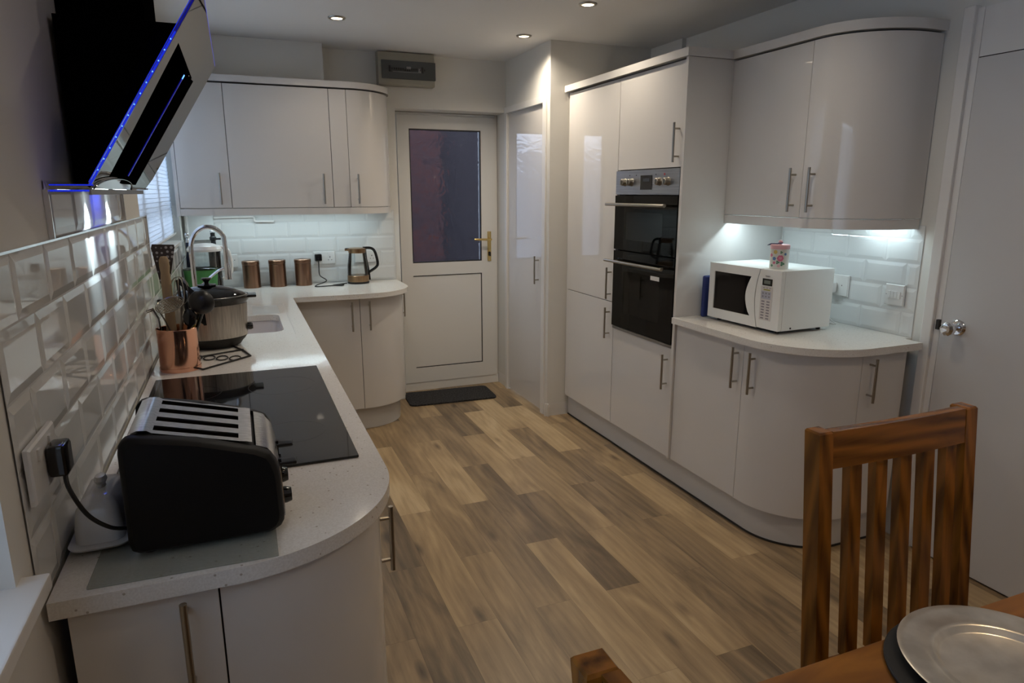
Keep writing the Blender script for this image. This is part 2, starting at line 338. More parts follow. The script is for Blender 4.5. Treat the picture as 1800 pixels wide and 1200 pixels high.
def slab_path(mb, path, t, z0, z1): return mb.prism(list(path) + offset(path, t)[::-1], z0, z1)
def bar_handle(door, x, y, zc, nx, ny, length=0.185, horizontal=None):
    """T-bar handle standing 33 mm off the face at (x, y); (nx, ny) points out of the face"""
    mb = MB(); d = 0.033; r = 0.006; h = length / 2
    if horizontal is None:
        mb.tube([(x + nx * d, y + ny * d, zc - h), (x + nx * d, y + ny * d, zc + h)], r, 12)
        for s in (-1, 1): mb.tube([(x, y, zc + s * (h - 0.028)), (x + nx * d, y + ny * d, zc + s * (h - 0.028))], 0.0045, 10)
    return mb.build('handle', 'steel', door)

# ------------------------------------------------------------------ the room
XW = 2.64; XL = -0.327; YF = 4.785; XP = 1.886; YB = -2.6; TOUT = 0.28
def plank_floor():
    tones = {(-5, -1): 0.1, (-5, 0): 0.15, (-4, -1): 0.57, (-4, 0): 0.6, (-3, -1): 0.52, (-3, 0): 0.57, (-3, 1): 0.53, (-2, -1): 0.55, (-2, 0): 0.35, (-1, -1): 0.78, (-1, 0): 0.28, (-1, 1): 0.47, (0, -1): 0.57, (0, 0): 0.15, (0, 1): 0.7, (0, 2): 0.2, (1, -2): 0.15, (1, -1): 0.7, (1, 0): 0.6, (1, 1): 1.0, (1, 2): 0.25, (2, -1): 0.35, (2, 0): 0.3, (2, 1): 0.35, (3, -1): 0.33, (3, 0): 0.38, (3, 1): 0.95, (3, 2): 0.3, (4, -1): 0.6, (4, 0): 0.75, (4, 1): 0.5, (-5, 1): 0.2, (-4, 1): 0.95}
    rng = random.Random(3); bm = bmesh.new(); tv = []; g = 0.0003
    for c in range(-11, 10):
        x0 = 1.22 + c * 0.1524; off = 2.035 if c % 2 == 0 else 2.48
        for r in range(-6, 4):
            y0 = off + r * 0.9144; X0, X1, Y0, Y1 = max(x0, XL - 0.02), min(x0 + 0.1524, XW + 0.02), max(y0, YB), min(y0 + 0.9144, 5.2)
            if X1 - X0 < 0.002 or Y1 - Y0 < 0.002: continue
            vs = [bm.verts.new(p) for p in ((X0 + g, Y0 + g, 0), (X1 - g, Y0 + g, 0), (X1 - g, Y1 - g, 0), (X0 + g, Y1 - g, 0))]
            bm.faces.new(vs); tv.append((tones.get((c, r), rng.choice([0.15, 0.35, 0.5, 0.6, 0.8])), rng.random()))
    me = bpy.data.meshes.new('floor'); bm.to_mesh(me); bm.free(); me.materials.append(M['floor'])
    a = me.attributes.new('tone', 'FLOAT', 'FACE'); b = me.attributes.new('seed', 'FLOAT', 'FACE')
    for i, (t, s) in enumerate(tv): a.data[i].value = t; b.data[i].value = s
    o = bpy.data.objects.new('floor', me); COL.objects.link(o); tag(o, kind='structure')
    MB().box(XL - 0.3, XW + 0.3, YB - 0.2, 5.2, -0.12, -0.0015).build('floor_base', 'floorgap', o)
plank_floor()
tag(MB().box(-0.7, XW + 0.2, YB - 0.2, 5.2, CEIL, CEIL + 0.1).build('ceiling', 'ceiling'), kind='structure')
# left wall with two window openings
W1 = (-1.0, 1.03, 0.962, 2.12); W2 = (2.80, 4.62, 1.235, 2.22); XO = XL - TOUT
mb = MB()
for y0, y1, z0, z1 in ((YB, W1[0], 0, CEIL), (W1[0], W1[1], 0, W1[2]), (W1[0], W1[1], W1[3], CEIL), (W1[1], W2[0], 0, CEIL), (W2[0], W2[1], 0, W2[2]), (W2[0], W2[1], W2[3], CEIL), (W2[1], 5.2, 0, CEIL)):
    mb.box(XO, XL, y0, y1, z0, z1)
tag(mb.build('wall_left', 'wall', smooth=0), kind='structure')
# far wall with the back door opening
DX0, DX1, DZ = 1.067, 1.886, 2.088
mb = MB().box(XO, DX0, YF, YF + 0.3, 0, CEIL).box(DX0, XP, YF, YF + 0.3, DZ, CEIL)
tag(mb.build('wall_far', 'wall', smooth=0), kind='structure')
tag(MB().box(-0.326, 0.585, 4.635, YF - 0.001, 2.20, CEIL - 0.001).build('wall_soffit', 'wall', smooth=0), kind='structure')
# pantry block: side face x = XP with a door, front face y = 4.02
PY0, PY1, PZ = 4.115, 4.745, 2.078
mb = MB().box(XP, XP + 0.1, 4.02, PY0, 0, CEIL).box(XP, XP + 0.1, PY0, PY1, PZ, CEIL).box(XP, XP + 0.1, PY1, 5.2, 0, CEIL).box(XP + 0.1, XW + 0.1, 4.02, 4.12, 0, CEIL)
tag(mb.build('wall_pantry', 'wall', smooth=0), kind='structure')
mb = MB().box(XW, XW + 0.15, 1.83, 4.02, 0, CEIL).box(XW, XW + 0.15, YB, 0.98, 0, CEIL).box(XW, XW + 0.15, 0.98, 1.83, 2.19, CEIL)
tag(mb.build('wall_right', 'wall', smooth=0), kind='structure')
tag(MB().box(XO, XW + 0.15, YB - 0.15, YB, 0, CEIL).build('wall_back', 'wall', smooth=0), kind='structure')
tag(MB().box(2.612, XW - 0.0005, 3.68, 4.019, 2.20, CEIL - 0.001).build('wall_boxing', 'wall', smooth=0), kind='structure')

def skirt(name, pts):
    mb = MB()
    for i in range(len(pts) - 1):
        mb.prism(list(pts[i:i + 2]) + offset(pts[i:i + 2], 0.015)[::-1], 0.0, 0.075)
        mb.prism(list(pts[i:i + 2]) + offset(pts[i:i + 2], 0.009)[::-1], 0.075, 0.09)
    return tag(mb.build(name, 'trim', smooth=0), kind='structure')
skirt('baseboard_pantry', [(XP - 0.0005, 4.970), (XP - 0.0005, 4.80)])
skirt('baseboard_pantry_corner', [(XP - 0.0005, 4.058), (XP - 0.0005, 4.0045)])
skirt('baseboard_pantry_front', [(XP - 0.0155, 4.0195), (2.043, 4.0195)])
skirt('baseboard_left', [(XL + 0.0005, YB + 0.02), (XL + 0.0005, 1.10)][::-1])

# window frames and blinds
def window(name, y0, y1, z0, z1, xf, mull, transom, slat_x, slat_z0, slat_z1, tilt, pitch=0.027):
    w = MB(); t = 0.055; d = 0.05
    w.box(xf - d, xf, y0, y1, z0, z0 + t, 0.004).box(xf - d, xf, y0, y1, z1 - t, z1, 0.004).box(xf - d, xf, y0, y0 + t, z0, z1, 0.004).box(xf - d, xf, y1 - t, y1, z0, z1, 0.004)
    for m_ in mull: w.box(xf - d, xf, m_ - 0.035, m_ + 0.035, z0, z1, 0.004)
    if transom: w.box(xf - d, xf, y0, y1, transom - 0.025, transom + 0.025, 0.004)
    o = tag(w.build(name, 'upvc'), kind='structure')
    MB().box(xf - 0.03, xf - 0.026, y0 + t, y1 - t, z0 + t, z1 - t).build('pane', 'pane', o)
    b = MB(); n = int((slat_z1 - slat_z0) / pitch)
    for i in range(n):
        z = slat_z0 + (i + 0.5) * pitch; c, s = math.cos(tilt) * 0.0125, math.sin(tilt) * 0.0125
        vs = [b._v(p) for p in ((slat_x - c, y0 + 0.01, z - s), (slat_x, y0 + 0.01, z + 0.0015), (slat_x + c, y0 + 0.01, z + s), (slat_x + c, y1 - 0.01, z + s), (slat_x, y1 - 0.01, z + 0.0015), (slat_x - c, y1 - 0.01, z - s))]
        b.bm.faces.new([vs[0], vs[1], vs[4], vs[5]]); b.bm.faces.new([vs[1], vs[2], vs[3], vs[4]])
    b.build('blind', 'blind', o)
    MB().box(slat_x - 0.02, slat_x + 0.02, y0 + 0.008, y1 - 0.008, slat_z1, slat_z1 + 0.03, 0.003).box(slat_x - 0.011, slat_x + 0.011, y0 + 0.01, y1 - 0.01, slat_z0 - 0.012, slat_z0, 0.003).build('blind_rail', 'upvc', o)
    return o
window('window_1', W1[0] + 0.001, W1[1] - 0.001, W1[2] + 0.026, W1[3] - 0.001, XL - 0.16, (0.0,), 0, XL - 0.10, 1.10, 2.05, 0.75, 0.025)
window('window_2', W2[0] + 0.001, W2[1] - 0.001, W2[2] + 0.001, W2[3] - 0.001, XL - 0.10, (3.30, 3.95), 1.44, XL - 0.036, 1.285, 2.16, 1.40, 0.021)
o = tag(MB().box(XL - 0.16, XL + 0.035, W1[0] - 0.04, W1[1] + 0.03, W1[2], W1[2] + 0.025, 0.004).build('windowsill_near', 'trim'), kind='structure')

# back door
YD = 4.965
d = tag(MB().box(DX0 + 0.002, DX0 + 0.042, YD, YD + 0.07, 0.03, DZ - 0.002, 0.003).box(XP - 0.022, XP - 0.002, YD, YD + 0.07, 0.03, DZ - 0.002, 0.003).box(DX0 + 0.042, XP - 0.022, YD, YD + 0.07, 2.068, DZ - 0.002, 0.003).build('door_1', 'upvc'), kind='structure')
LX0, LX1, LZ0, LZ1 = 1.112, 1.862, 0.068, 2.066; GX0, GX1, GZ0, GZ1 = 1.199, 1.748, 1.000, 1.971; QZ0, QZ1 = 0.185, 0.905
lf = MB(); yl = YD - 0.012; yb = YD + 0.05
for a in ((LX0, LX1, GZ1, LZ1), (LX0, LX1, QZ1, GZ0), (LX0, LX1, LZ0, QZ0), (LX0, GX0, QZ0, QZ1), (GX1, LX1, QZ0, QZ1), (LX0, GX0, GZ0, GZ1), (GX1, LX1, GZ0, GZ1)): lf.box(a[0], a[1], yl, yb, a[2], a[3])
leaf = lf.build('door_leaf', 'upvc', d, smooth=0)
def ring(mb, x0, x1, z0, z1, t, y0, y1):
    mb.box(x0, x1, y0, y1, z0, z0 + t).box(x0, x1, y0, y1, z1 - t, z1).box(x0, x0 + t, y0, y1, z0 + t, z1 - t).box(x1 - t, x1, y0, y1, z0 + t, z1 - t); return mb
ring(MB(), GX0, GX1, GZ0, GZ1, 0.008, yl + 0.002, yb - 0.03).build('glazing_gasket', 'gasket', leaf, 0)
ring(MB(), QX0 := 1.194, GX1, QZ0, QZ1, 0.005, yl + 0.002, yb - 0.03).build('panel_gasket', 'gasket', leaf, 0)
MB().box(GX0 - 0.01, GX1 + 0.01, yl + 0.014, yl + 0.020, GZ0 - 0.01, GZ1 + 0.01).build('obscure_pane', 'obscure', leaf)
MB().box(GX0 + 0.0, GX1 - 0.005, yl + 0.007, yl + 0.03, QZ0 + 0.005, QZ1 - 0.005, 0.002).build('lower_panel', 'upvc', leaf)
hd = MB().box(1.795, 1.825, yl - 0.008, yl, 0.995, 1.225, 0.003).build('handle_plate', 'brass', leaf)
MB().tube([(1.81, yl - 0.005, 1.165), (1.81, yl - 0.045, 1.165), (1.79, yl - 0.052, 1.165), (1.70, yl - 0.05, 1.168), (1.675, yl - 0.045, 1.168)], [0.009, 0.008, 0.009, 0.008, 0.007], 10).build('lever', 'brass', hd)
MB().cyl((1.81, yl - 0.014, 1.06), 0.009, 0.01, 12, 'y').box(1.806, 1.814, yl - 0.03, yl - 0.012, 1.035, 1.062, 0.001).build('lock_key', 'gap', hd)
MB().box(DX0 + 0.002, XP - 0.002, 4.957, YD + 0.06, 0.0005, 0.0675, 0.002).build('threshold', 'upvc', d)

# pantry door and its lining
d = tag(MB().box(XP - 0.012, XP - 0.0005, PY0 - 0.052, PY0 - 0.002, 0.0, PZ + 0.045, 0.002).box(XP - 0.012, XP - 0.0005, PY1 + 0.002, PY1 + 0.04, 0.0, PZ + 0.045, 0.002).box(XP - 0.012, XP - 0.0005, PY0 - 0.002, PY1 + 0.002, PZ + 0.002, PZ + 0.045, 0.002).build('door_2', 'trim'), kind='structure')
lf = MB().box(XP + 0.006, XP + 0.028, PY0 + 0.003, PY1 - 0.003, 0.012, PZ - 0.003, 0.002).build('door_leaf', 'gloss', d)
bar_handle(lf, XP + 0.006, 4.19, 1.0, -1, 0, 0.19)

# right hand interior door
DYA, DYB, DT = 1.0, 1.822, 2.010
d = tag(MB().box(2.622, XW + 0.1, DYB + 0.004, DYB + 0.030, 0, 2.189).box(2.606, XW + 0.001, DYB + 0.030, DYB + 0.075, 0, 2.2, 0.004).box(2.622, XW + 0.1, 0.982, DYA - 0.004, 0, 2.189).box(2.626, XW + 0.06, DYA - 0.004, DYB + 0.004, DT + 0.005, 2.189).build('door_3', 'trim', smooth=0), kind='structure')
lf = MB().box(2.6165, 2.655, DYA, DYB, 0.008, DT, 0.002).build('door_leaf', 'doorw', d)
MB().box(2.628, 2.632, DYB, DYB + 0.004, 0.008, DT + 0.005).box(2.6265, 2.632, DYA, DYB + 0.004, DT, DT + 0.005).box(2.6265, 2.66, DYA, DYB, 0.0006, 0.008).build('door_gap_shade', 'gap', d, 0)  # dark strips stand in for the shade in the gap round the leaf
kb = MB().lathe((2.6165, 1.752, 0.995), [(0.0, -0.010), (0.026, -0.009), (0.032, -0.004), (0.034, 0.0)], 28, axis='x').lathe((2.6165, 1.752, 0.995), [(0.012, -0.009), (0.011, -0.03), (0.016, -0.036)], 20, axis='x').build('knob_rose', 'chrome', lf)
MB().lathe((2.6165, 1.752, 0.995), [(0.014, -0.034), (0.024, -0.040), (0.029, -0.052), (0.028, -0.064), (0.020, -0.074), (0.0, -0.078)], 10, axis='x').build('knob', 'chrome', kb, smooth=12)
MB().box(2.606, 2.621, DYB + 0.001, DYB + 0.014, 0.975, 1.015).build('latch_plate', 'gap', d, 0)

# outside: brick wall, fence and paving
tag(MB().box(1.32, 1.86, 6.4, 6.75, -0.1, 4.2).build('exterior_wall', 'brick', smooth=0), kind='structure')
tag(MB().box(1.861, 4.5, 6.45, 6.6, -0.1, 3.6).build('exterior_fence', 'shed', smooth=0), kind='structure')
M['added_backdrop'] = mat('grey_added_backdrop', (0.55, 0.55, 0.58), 0.9)
tag(MB().box(-7.0, 1.3, 9.0, 9.1, -0.1, 1.80).build('exterior_fence', 'added_backdrop', smooth=0), kind='structure')  # unseen fence added so the reflected sky dims towards the bottom
tag(MB().prism_ax([(-3.2, -0.1), (0.35, -0.1), (0.35, 1.9), (-0.4, 2.25), (-3.2, 2.25)], 10.5, 12.0, 'y').build('exterior_added_block', 'added_backdrop', smooth=0), kind='structure')  # unseen roof-like block added to break up the reflected sky
tag(MB().box(-8, 8, 5.2, 12, -0.2, -0.1).build('exterior_paving', 'paving', smooth=0), kind='structure')

# ------------------------------------------------------------------ bevelled tiles
def tiles(name, label, place, u0, u1, z0, rows, pz=0.1046, pu=0.2046, starts=(0.0, 0.1), zmax=None, z_first=0):
    """place(u, depth, z) gives the world point; tiles 8 mm deep with a 12 mm bevel"""
    mb = MB(); g = 0.0012; dp = 0.0048; bv = 0.015
    for r in range(rows):
        za = z0 + r * pz; zb = za + pz
        if zmax: zb = min(zb, zmax)
        if zb - za < 0.02: continue
        s = starts[r % 2]; k = math.floor((u0 - s) / pu) - 1
        while True:
            a = s + k * pu; b = a + pu; k += 1
            if a >= u1: break
            a, b = max(a, u0), min(b, u1)
            if b - a < 0.006: continue
            A, B, C_, D_ = a + g, b - g, za + g, zb - g; w = min(bv, (B - A) * 0.45)
            lo = [mb._v(place(*p)) for p in ((A, 0.0025, C_), (B, 0.0025, C_), (B, 0.0025, D_), (A, 0.0025, D_))]
            hi = [mb._v(place(*p)) for p in ((A + w, dp, C_ + bv), (B - w, dp, C_ + bv), (B - w, dp, D_ - bv), (A + w, dp, D_ - bv))]
            mb.bm.faces.new(hi)
            for i in range(4): mb.bm.faces.new([lo[i], lo[(i + 1) % 4], hi[(i + 1) % 4], hi[i]])
    o = tag(mb.build(name, 'tile', smooth=0), label, 'tiles')
    zt = z0 + rows * pz if not zmax else zmax
    g_ = MB(); vs = [g_._v(place(*p)) for p in ((u0, 0.0026, z0), (u1, 0.0026, z0), (u1, 0.0026, zt), (u0, 0.0026, zt))]; g_.bm.faces.new(vs)
    vs = [g_._v(place(*p)) for p in ((u0, 0.0002, z0), (u1, 0.0002, z0), (u1, 0.0002, zt), (u0, 0.0002, zt))]; g_.bm.faces.new(vs)
    g_.build('grout', 'grout', o, 0); return o
WT = 0.911
left_place = lambda u, d_, z: (XL + d_, u, z)
t1 = tiles('tiled_splashback', 'glossy white brick tiles on the wall beside the toaster and black hob', left_place, 1.105, 2.905, WT, 5, starts=(0.0 + 1.224, 1.31), pu=0.2)
tiles('tiled_splashback', 'small raised patch of glossy white tiles under the extractor hood', left_place, 1.49, 2.385, WT + 5 * 0.1046 + 0.006, 1, starts=(1.31, 1.41), pu=0.2)
tiles('tiled_splashback', 'low strip of glossy white tiles below the blind over the sink', left_place, 2.906, 4.77, WT, 4, starts=(1.31, 1.41), pu=0.2, zmax=1.232)
tiles('tiled_splashback', 'glossy white brick tiles behind the kettle and copper canisters', lambda u, d_, z: (u, YF - d_, z), -0.315, 1.032, WT, 5, starts=(0.42, 0.31), zmax=1.40)
tiles('tiled_splashback', 'glossy white brick tiles behind the white microwave', lambda u, d_, z: (XW - d_, u, z), 1.958, 2.75, WT, 5, starts=(2.225, 2.127), zmax=1.385)
mb = MB().box(XL + 0.0005, XL + 0.010, 1.105, 2.908, WT + 0.5235, WT + 0.5275).box(XL + 0.0005, XL + 0.010, 2.9055, 2.909, WT + 0.33, WT + 0.5275).box(XL + 0.0005, XL + 0.010, 1.484, 1.489, WT + 0.528, 1.528).box(XL + 0.0005, XL + 0.010, 2.386, 2.391, WT + 0.528, 1.528)
tag(mb.build('metal_tile_trim', 'chrome', smooth=0), 'thin chrome edging strip along the top of the left wall tiles', 'tile trim', kind='thing')

# ------------------------------------------------------------------ left and far worktop
sx0, sx1, sy0, sy1, sr = -0.21, 0.157, 3.13, 3.60, 0.05
def rrect(x0, x1, y0, y1, r, n=5):
    return arc(x1 - r, y1 - r, r, 0, 90, n) + arc(x0 + r, y1 - r, r, 90, 180, n) + arc(x0 + r, y0 + r, r, 180, 270, n) + arc(x1 - r, y0 + r, r, 270, 360, n)
def slab_hole(outer, hole, z0, z1, name, mt, parent=None):
    bm = bmesh.new(); loops = []
    for pts in ([outer, hole] if hole else [outer]):
        vs = [bm.verts.new((p[0], p[1], z1)) for p in pts]; loops.append([bm.edges.new((vs[i], vs[(i + 1) % len(vs)])) for i in range(len(vs))])
    bmesh.ops.triangle_fill(bm, use_beauty=True, use_dissolve=False, edges=[e for l in loops for e in l])
    r = bmesh.ops.extrude_face_region(bm, geom=list(bm.faces)); 
    for v_ in [g for g in r['geom'] if isinstance(g, bmesh.types.BMVert)]: v_.co.z = z0
    mb = MB(); mb.bm.free(); mb.bm = bm
    return mb.build(name, mt, parent, smooth=25)
outer = [(XL + 0.0085, 1.108)] + arc(-0.06, 1.438, 0.33, -90, 0, 24) + [(0.270, 4.14)] + arc(0.71, 4.46, 0.32, -90, 0, 24) + [(1.03, YF - 0.009), (XL + 0.0085, YF - 0.009)]
wt = slab_hole(outer, rrect(sx0, sx1, sy0, sy1, sr), 0.880, 0.910, 'worktop', 'quartz')
tag(wt, 'white speckled L-shaped stone worktop carrying the toaster, hob and kettle', 'worktop', kind='thing')
MB().box(0.199, 0.201, 3.08, 3.95, 0.9098, 0.9104).box(-0.02, 0.2, 3.949, 3.951, 0.9098, 0.9104).box(0.035, 0.165, 3.62, 3.90, 0.9098, 0.9104).build('drainer_groove', mat('groove_shadow', (0.40, 0.38, 0.35), 0.3), wt)
sk = thing('sink', (-0.03, 3.36, 0.70), 'pale undermounted sink bowl in the worktop behind the slow cooker', 'sink')
mb = MB(); P0 = rrect(sx0 - 0.004, sx1 + 0.004, sy0 - 0.004, sy1 + 0.004, sr); P1 = rrect(sx0 + 0.02, sx1 - 0.02, sy0 + 0.02, sy1 - 0.02, sr)
rg = [[mb._v((p[0], p[1], z)) for p in P] for P, z in ((rrect(sx0 - 0.02, sx1 + 0.02, sy0 - 0.02, sy1 + 0.02, sr), 0.878), (P0, 0.878), (P0, 0.86), (P1, 0.73), (rrect(sx0 + 0.05, sx1 - 0.05, sy0 + 0.05, sy1 - 0.05, 0.03), 0.715))]
for A, B in zip(rg, rg[1:]):
    for i in range(len(A)): mb.bm.faces.new([A[i], A[(i + 1) % len(A)], B[(i + 1) % len(A)], B[i]])
mb.bm.faces.new(rg[-1]); mb.build('bowl', 'sink', sk)
MB().cyl((-0.03, 3.36, 0.716), 0.04, 0.004, 20).build('drain', 'chrome', sk)

# right worktop
outer = [(1.975, 2.753), (1.975, 2.235)] + arc(2.315, 2.215, 0.34, 180, 270, 24) + [(XW - 0.04, 1.875), (XW - 0.04, 1.956), (XW - 0.0005, 1.9565), (XW - 0.0005, 2.753)]
tag(slab_hole(outer, None, 0.880, 0.910, 'worktop', 'quartz'), 'white speckled curved stone worktop under the microwave', 'worktop', kind='thing')

# ------------------------------------------------------------------ left run base units
ZP, ZD = 0.150, 0.868; XFL = 0.243
def unit(name, loc, label, group='base cabinets'): return thing(name, loc, label, 'cabinet', group)
u = unit('base_cabinet', (-0.03, 1.30, 0), 'gloss white curved end base cabinet below the toaster')
MB().prism([(-0.300, 1.150)] + arc(-0.05, 1.440, 0.273, -90, 0, 12) + [(0.223, 1.690), (-0.300, 1.690)], ZP, 0.879).build('carcass', 'edge', u, 25)
dn = MB().box(-0.300, -0.0815, 1.128, 1.147, ZP + 0.003, ZD + 0.006, 0.0015).build('door', 'gloss', u); bar_handle(dn, -0.133, 1.128, 0.776, 0, -1, 0.19)
cd = slab_path(MB(), [(-0.0785, 1.128)] + arc(-0.05, 1.421, 0.293, -90, 0, 24) + [(0.243, 1.44)], 0.019, ZP + 0.003, ZD + 0.006).build('curved_door', 'gloss', u)
bar_handle(cd, 0.2415, 1.43, 0.732, 1, 0.02, 0.162)
ys = [(1.443, 1.692), (1.695, 2.292), (2.295, 2.992), (2.995, 3.692), (3.695, 4.10)]
labels = ['narrow gloss white base cabinet beside the curved toaster end', 'gloss white base cabinet below the near half of the hob', 'gloss white base cabinet below the slow cooker', 'gloss white base cabinet below the sink', 'gloss white base cabinet in the inner corner of the worktop']
for i, (a, b) in enumerate(ys):
    if i: 
        u = unit('base_cabinet', (0, (a + b) / 2, 0), labels[i])
        MB().box(-0.300, 0.223, a, b, ZP, 0.879 if i != 3 else 0.70).build('carcass', 'edge', u, 0)
    dn = MB().box(0.2235, XFL, a, b - 0.001, ZP + 0.003, ZD + 0.006, 0.0015).build('door', 'gloss', u)
    if i: bar_handle(dn, XFL, b - 0.05, 0.76, 1, 0)
pth = [(-0.300, 1.168)] + arc(-0.05, 1.44, 0.272, -90, -2, 12) + [(0.200, 1.60), (0.200, 4.26), (0.66, 4.26)] + arc(0.70, 4.52, 0.26, -90, -2, 16) + [(0.96, YF - 0.01)]
pth = [(-0.300, 1.168)] + arc(-0.05, 1.42, 0.252, -90, 0, 12) + [(0.202, 4.245)] + arc(0.70, 4.505, 0.26, -90, 0, 16) + [(0.96, YF - 0.01)]
pl_ = slab_path(MB(), pth, 0.018, 0.0008, ZP - 0.001).build('plinth', 'plinth'); tag(pl_, 'white gloss plinth curving round under the L-shaped run of base cabinets', 'plinth', kind='thing')

# far wall base units (front face y = 4.199)
YB_ = 4.199
u = unit('base_cabinet', (0.45, 4.50, 0), 'gloss white base cabinet with straight door, left of the curved one by the back door')
MB().box(0.245, 0.667, YB_ + 0.02, YF - 0.002, ZP, 0.879).build('carcass', 'edge', u, 0)
dn = MB().box(0.266, 0.6670, YB_, YB_ + 0.019, ZP + 0.003, ZD + 0.006, 0.0015).build('door', 'gloss', u); bar_handle(dn, 0.616, YB_, 0.765, 0, -1)
u = unit('base_cabinet', (0.85, 4.50, 0), 'gloss white curved end base cabinet below the kettle')
MB().prism([(0.669, YB_ + 0.02)] + arc(0.70, 4.50, 0.281, -90, 0, 14) + [(0.981, YF - 0.002), (0.669, YF - 0.002)], ZP, 0.879).build('carcass', 'edge', u, 25)
cd = slab_path(MB(), [(0.670, YB_)] + arc(0.70, 4.50, 0.301, -90, 0, 24), 0.019, ZP + 0.003, ZD + 0.006).build('curved_door', 'gloss', u); bar_handle(cd, 0.726, YB_ + 0.001, 0.765, 0, -1)
dn = MB().box(0.982, 1.001, 4.503, YF - 0.002, ZP + 0.003, ZD + 0.006, 0.0015).build('end_door', 'gloss', u); bar_handle(dn, 1.001, 4.56, 0.765, 1, 0)

# ------------------------------------------------------------------ far wall cabinets (front face y = 4.462)
YW = 4.462; Z0, Z1 = 1.428, 2.150
u = thing('wall_cabinet', (-0.18, 4.6, Z0), 'gloss white wall cabinet nearest the sink window, partly behind the hood', 'cabinet', 'wall cabinets')
MB().box(-0.305, -0.022, YW + 0.02, YF - 0.0095, Z0, Z1).build('carcass', 'edge', u, 0); MB().box(-0.3255, -0.306, YW, YF - 0.0095, 1.386, Z1 + 0.002, 0.001).build('end_panel', 'gloss', u)
dn = MB().box(-0.304, -0.0215, YW, YW + 0.019, Z0 + 0.002, Z1 - 0.006, 0.0015).build('door', 'gloss', u); bar_handle(dn, -0.077, YW, 1.543, 0, -1)
u = thing('wall_cabinet', (0.28, 4.6, Z0), 'wide gloss white wall cabinet above the copper canisters', 'cabinet', 'wall cabinets')
MB().box(-0.02, 0.58, YW + 0.02, YF - 0.0095, Z0, Z1).build('carcass', 'edge', u, 0)
dn = MB().box(-0.0185, 0.5800, YW, YW + 0.019, Z0 + 0.002, Z1 - 0.006, 0.0015).build('door', 'gloss', u); bar_handle(dn, 0.524, YW, 1.543, 0, -1)
u = thing('wall_cabinet', (0.82, 4.6, Z0), 'gloss white wall cabinet with curved end door beside the back door', 'cabinet', 'wall cabinets')
MB().prism([(0.583, YW + 0.02)] + arc(0.70, 4.764, 0.282, -90, 0, 14)[:-1] + [(0.982, YF - 0.0095), (0.583, YF - 0.0095)], Z0, Z1).build('carcass', 'edge', u, 25)
MB().box(0.5830, 0.6870, YW, YW + 0.019, Z0 + 0.002, Z1 - 0.006, 0.0015).build('filler_panel', 'gloss', u)
cd = slab_path(MB(), [(0.6895, YW)] + arc(0.70, 4.764, 0.302, -90, 0, 24), 0.019, Z0 + 0.002, Z1 - 0.006).build('curved_door', 'gloss', u); bar_handle(cd, 0.738, YW + 0.002, 1.543, 0, -1)
def lid_strip(name, label, path, t, z0, z1):
    return tag(slab_path(MB(), path, t, z0, z1).build(name, 'gloss', smooth=25), label, 'cabinet trim', kind='thing')
cpath = [(-0.3255, YW - 0.012)] + arc(0.70, 4.764, 0.314, -90, 0, 24)
tag(MB().prism([(-0.3255, YW - 0.012)] + arc(0.70, 4.764, 0.314, -90, 0, 24) + [(1.014, YF - 0.001), (-0.3255, YF - 0.001)], Z1 + 0.003, Z1 + 0.040).build('cabinet_cornice', 'gloss', smooth=25), 'white cornice capping the far wall cabinets above the canisters', 'cabinet trim', kind='thing')
lid_strip('cabinet_pelmet', 'white light pelmet under the far wall cabinets', [(-0.3050, YW + 0.002)] + arc(0.70, 4.764, 0.300, -90, 0, 24), 0.019, 1.386, Z0 - 0.002)
led = MB().box(-0.21, 0.88, 4.593, 4.607, 1.414, 1.424).build('led_strip_light', 'white_pl'); tag(led, 'slim LED strip light under the far wall cabinets', 'light', 'under-cabinet strip lights')

# ------------------------------------------------------------------ right hand tall units (front face x = 2.009)
XR = 2.009; ZT = 2.134
u = thing('tall_cabinet', (2.3, 3.68, 0), 'tall gloss white two-door larder cabinet left of the ovens', 'cabinet', 'tall cabinets')
MB().box(XR + 0.02, XW - 0.002, 3.377, 3.990, ZP, ZT).build('carcass', 'edge', u, 0)
dn = MB().box(XR, XR + 0.019, 3.3785, 3.9885, 0.892, ZT - 0.006, 0.0015).build('upper_door', 'gloss', u); bar_handle(dn, XR, 3.415, 1.000, -1, 0)
dn = MB().box(XR, XR + 0.019, 3.3785, 3.9885, ZP + 0.002, 0.888, 0.0015).build('lower_door', 'gloss', u); bar_handle(dn, XR, 3.420, 0.763, -1, 0)
tag(MB().box(XR + 0.012, XR + 0.030, 3.992, 4.018, ZP, ZT).build('filler_strip', 'gloss', smooth=0), 'narrow white filler strip between larder cabinet and pantry wall', 'cabinet trim', kind='thing')
u = thing('tall_cabinet', (2.3, 3.08, 0), 'tall gloss white cabinet housing the double oven', 'cabinet', 'tall cabinets')
c_ = MB().box(XR + 0.02, XW - 0.002, 2.776, 3.374, ZP, 0.738).box(XR + 0.02, XW - 0.002, 2.776, 3.374, 1.642, ZT).box(XW - 0.03, XW - 0.002, 2.776, 3.374, 0.738, 1.642).box(XR + 0.02, XW - 0.03, 3.358, 3.374, 0.738, 1.642)
c_.build('carcass', 'edge', u, 0)
dn = MB().box(XR, XR + 0.019, 2.7785, 3.3735, 1.641, ZT - 0.006, 0.0015).build('upper_door', 'gloss', u); bar_handle(dn, XR, 2.815, 1.755, -1, 0)
dn = MB().box(XR, XR + 0.019, 2.7785, 3.3735, ZP + 0.002, 0.738, 0.0015).build('lower_door', 'gloss', u); bar_handle(dn, XR, 2.819, 0.611, -1, 0)
MB().box(XR - 0.012, XW - 0.0005, 2.7555, 2.7745, 0.0009 + ZP, ZT + 0.001, 0.001).build('end_panel', 'gloss', u)

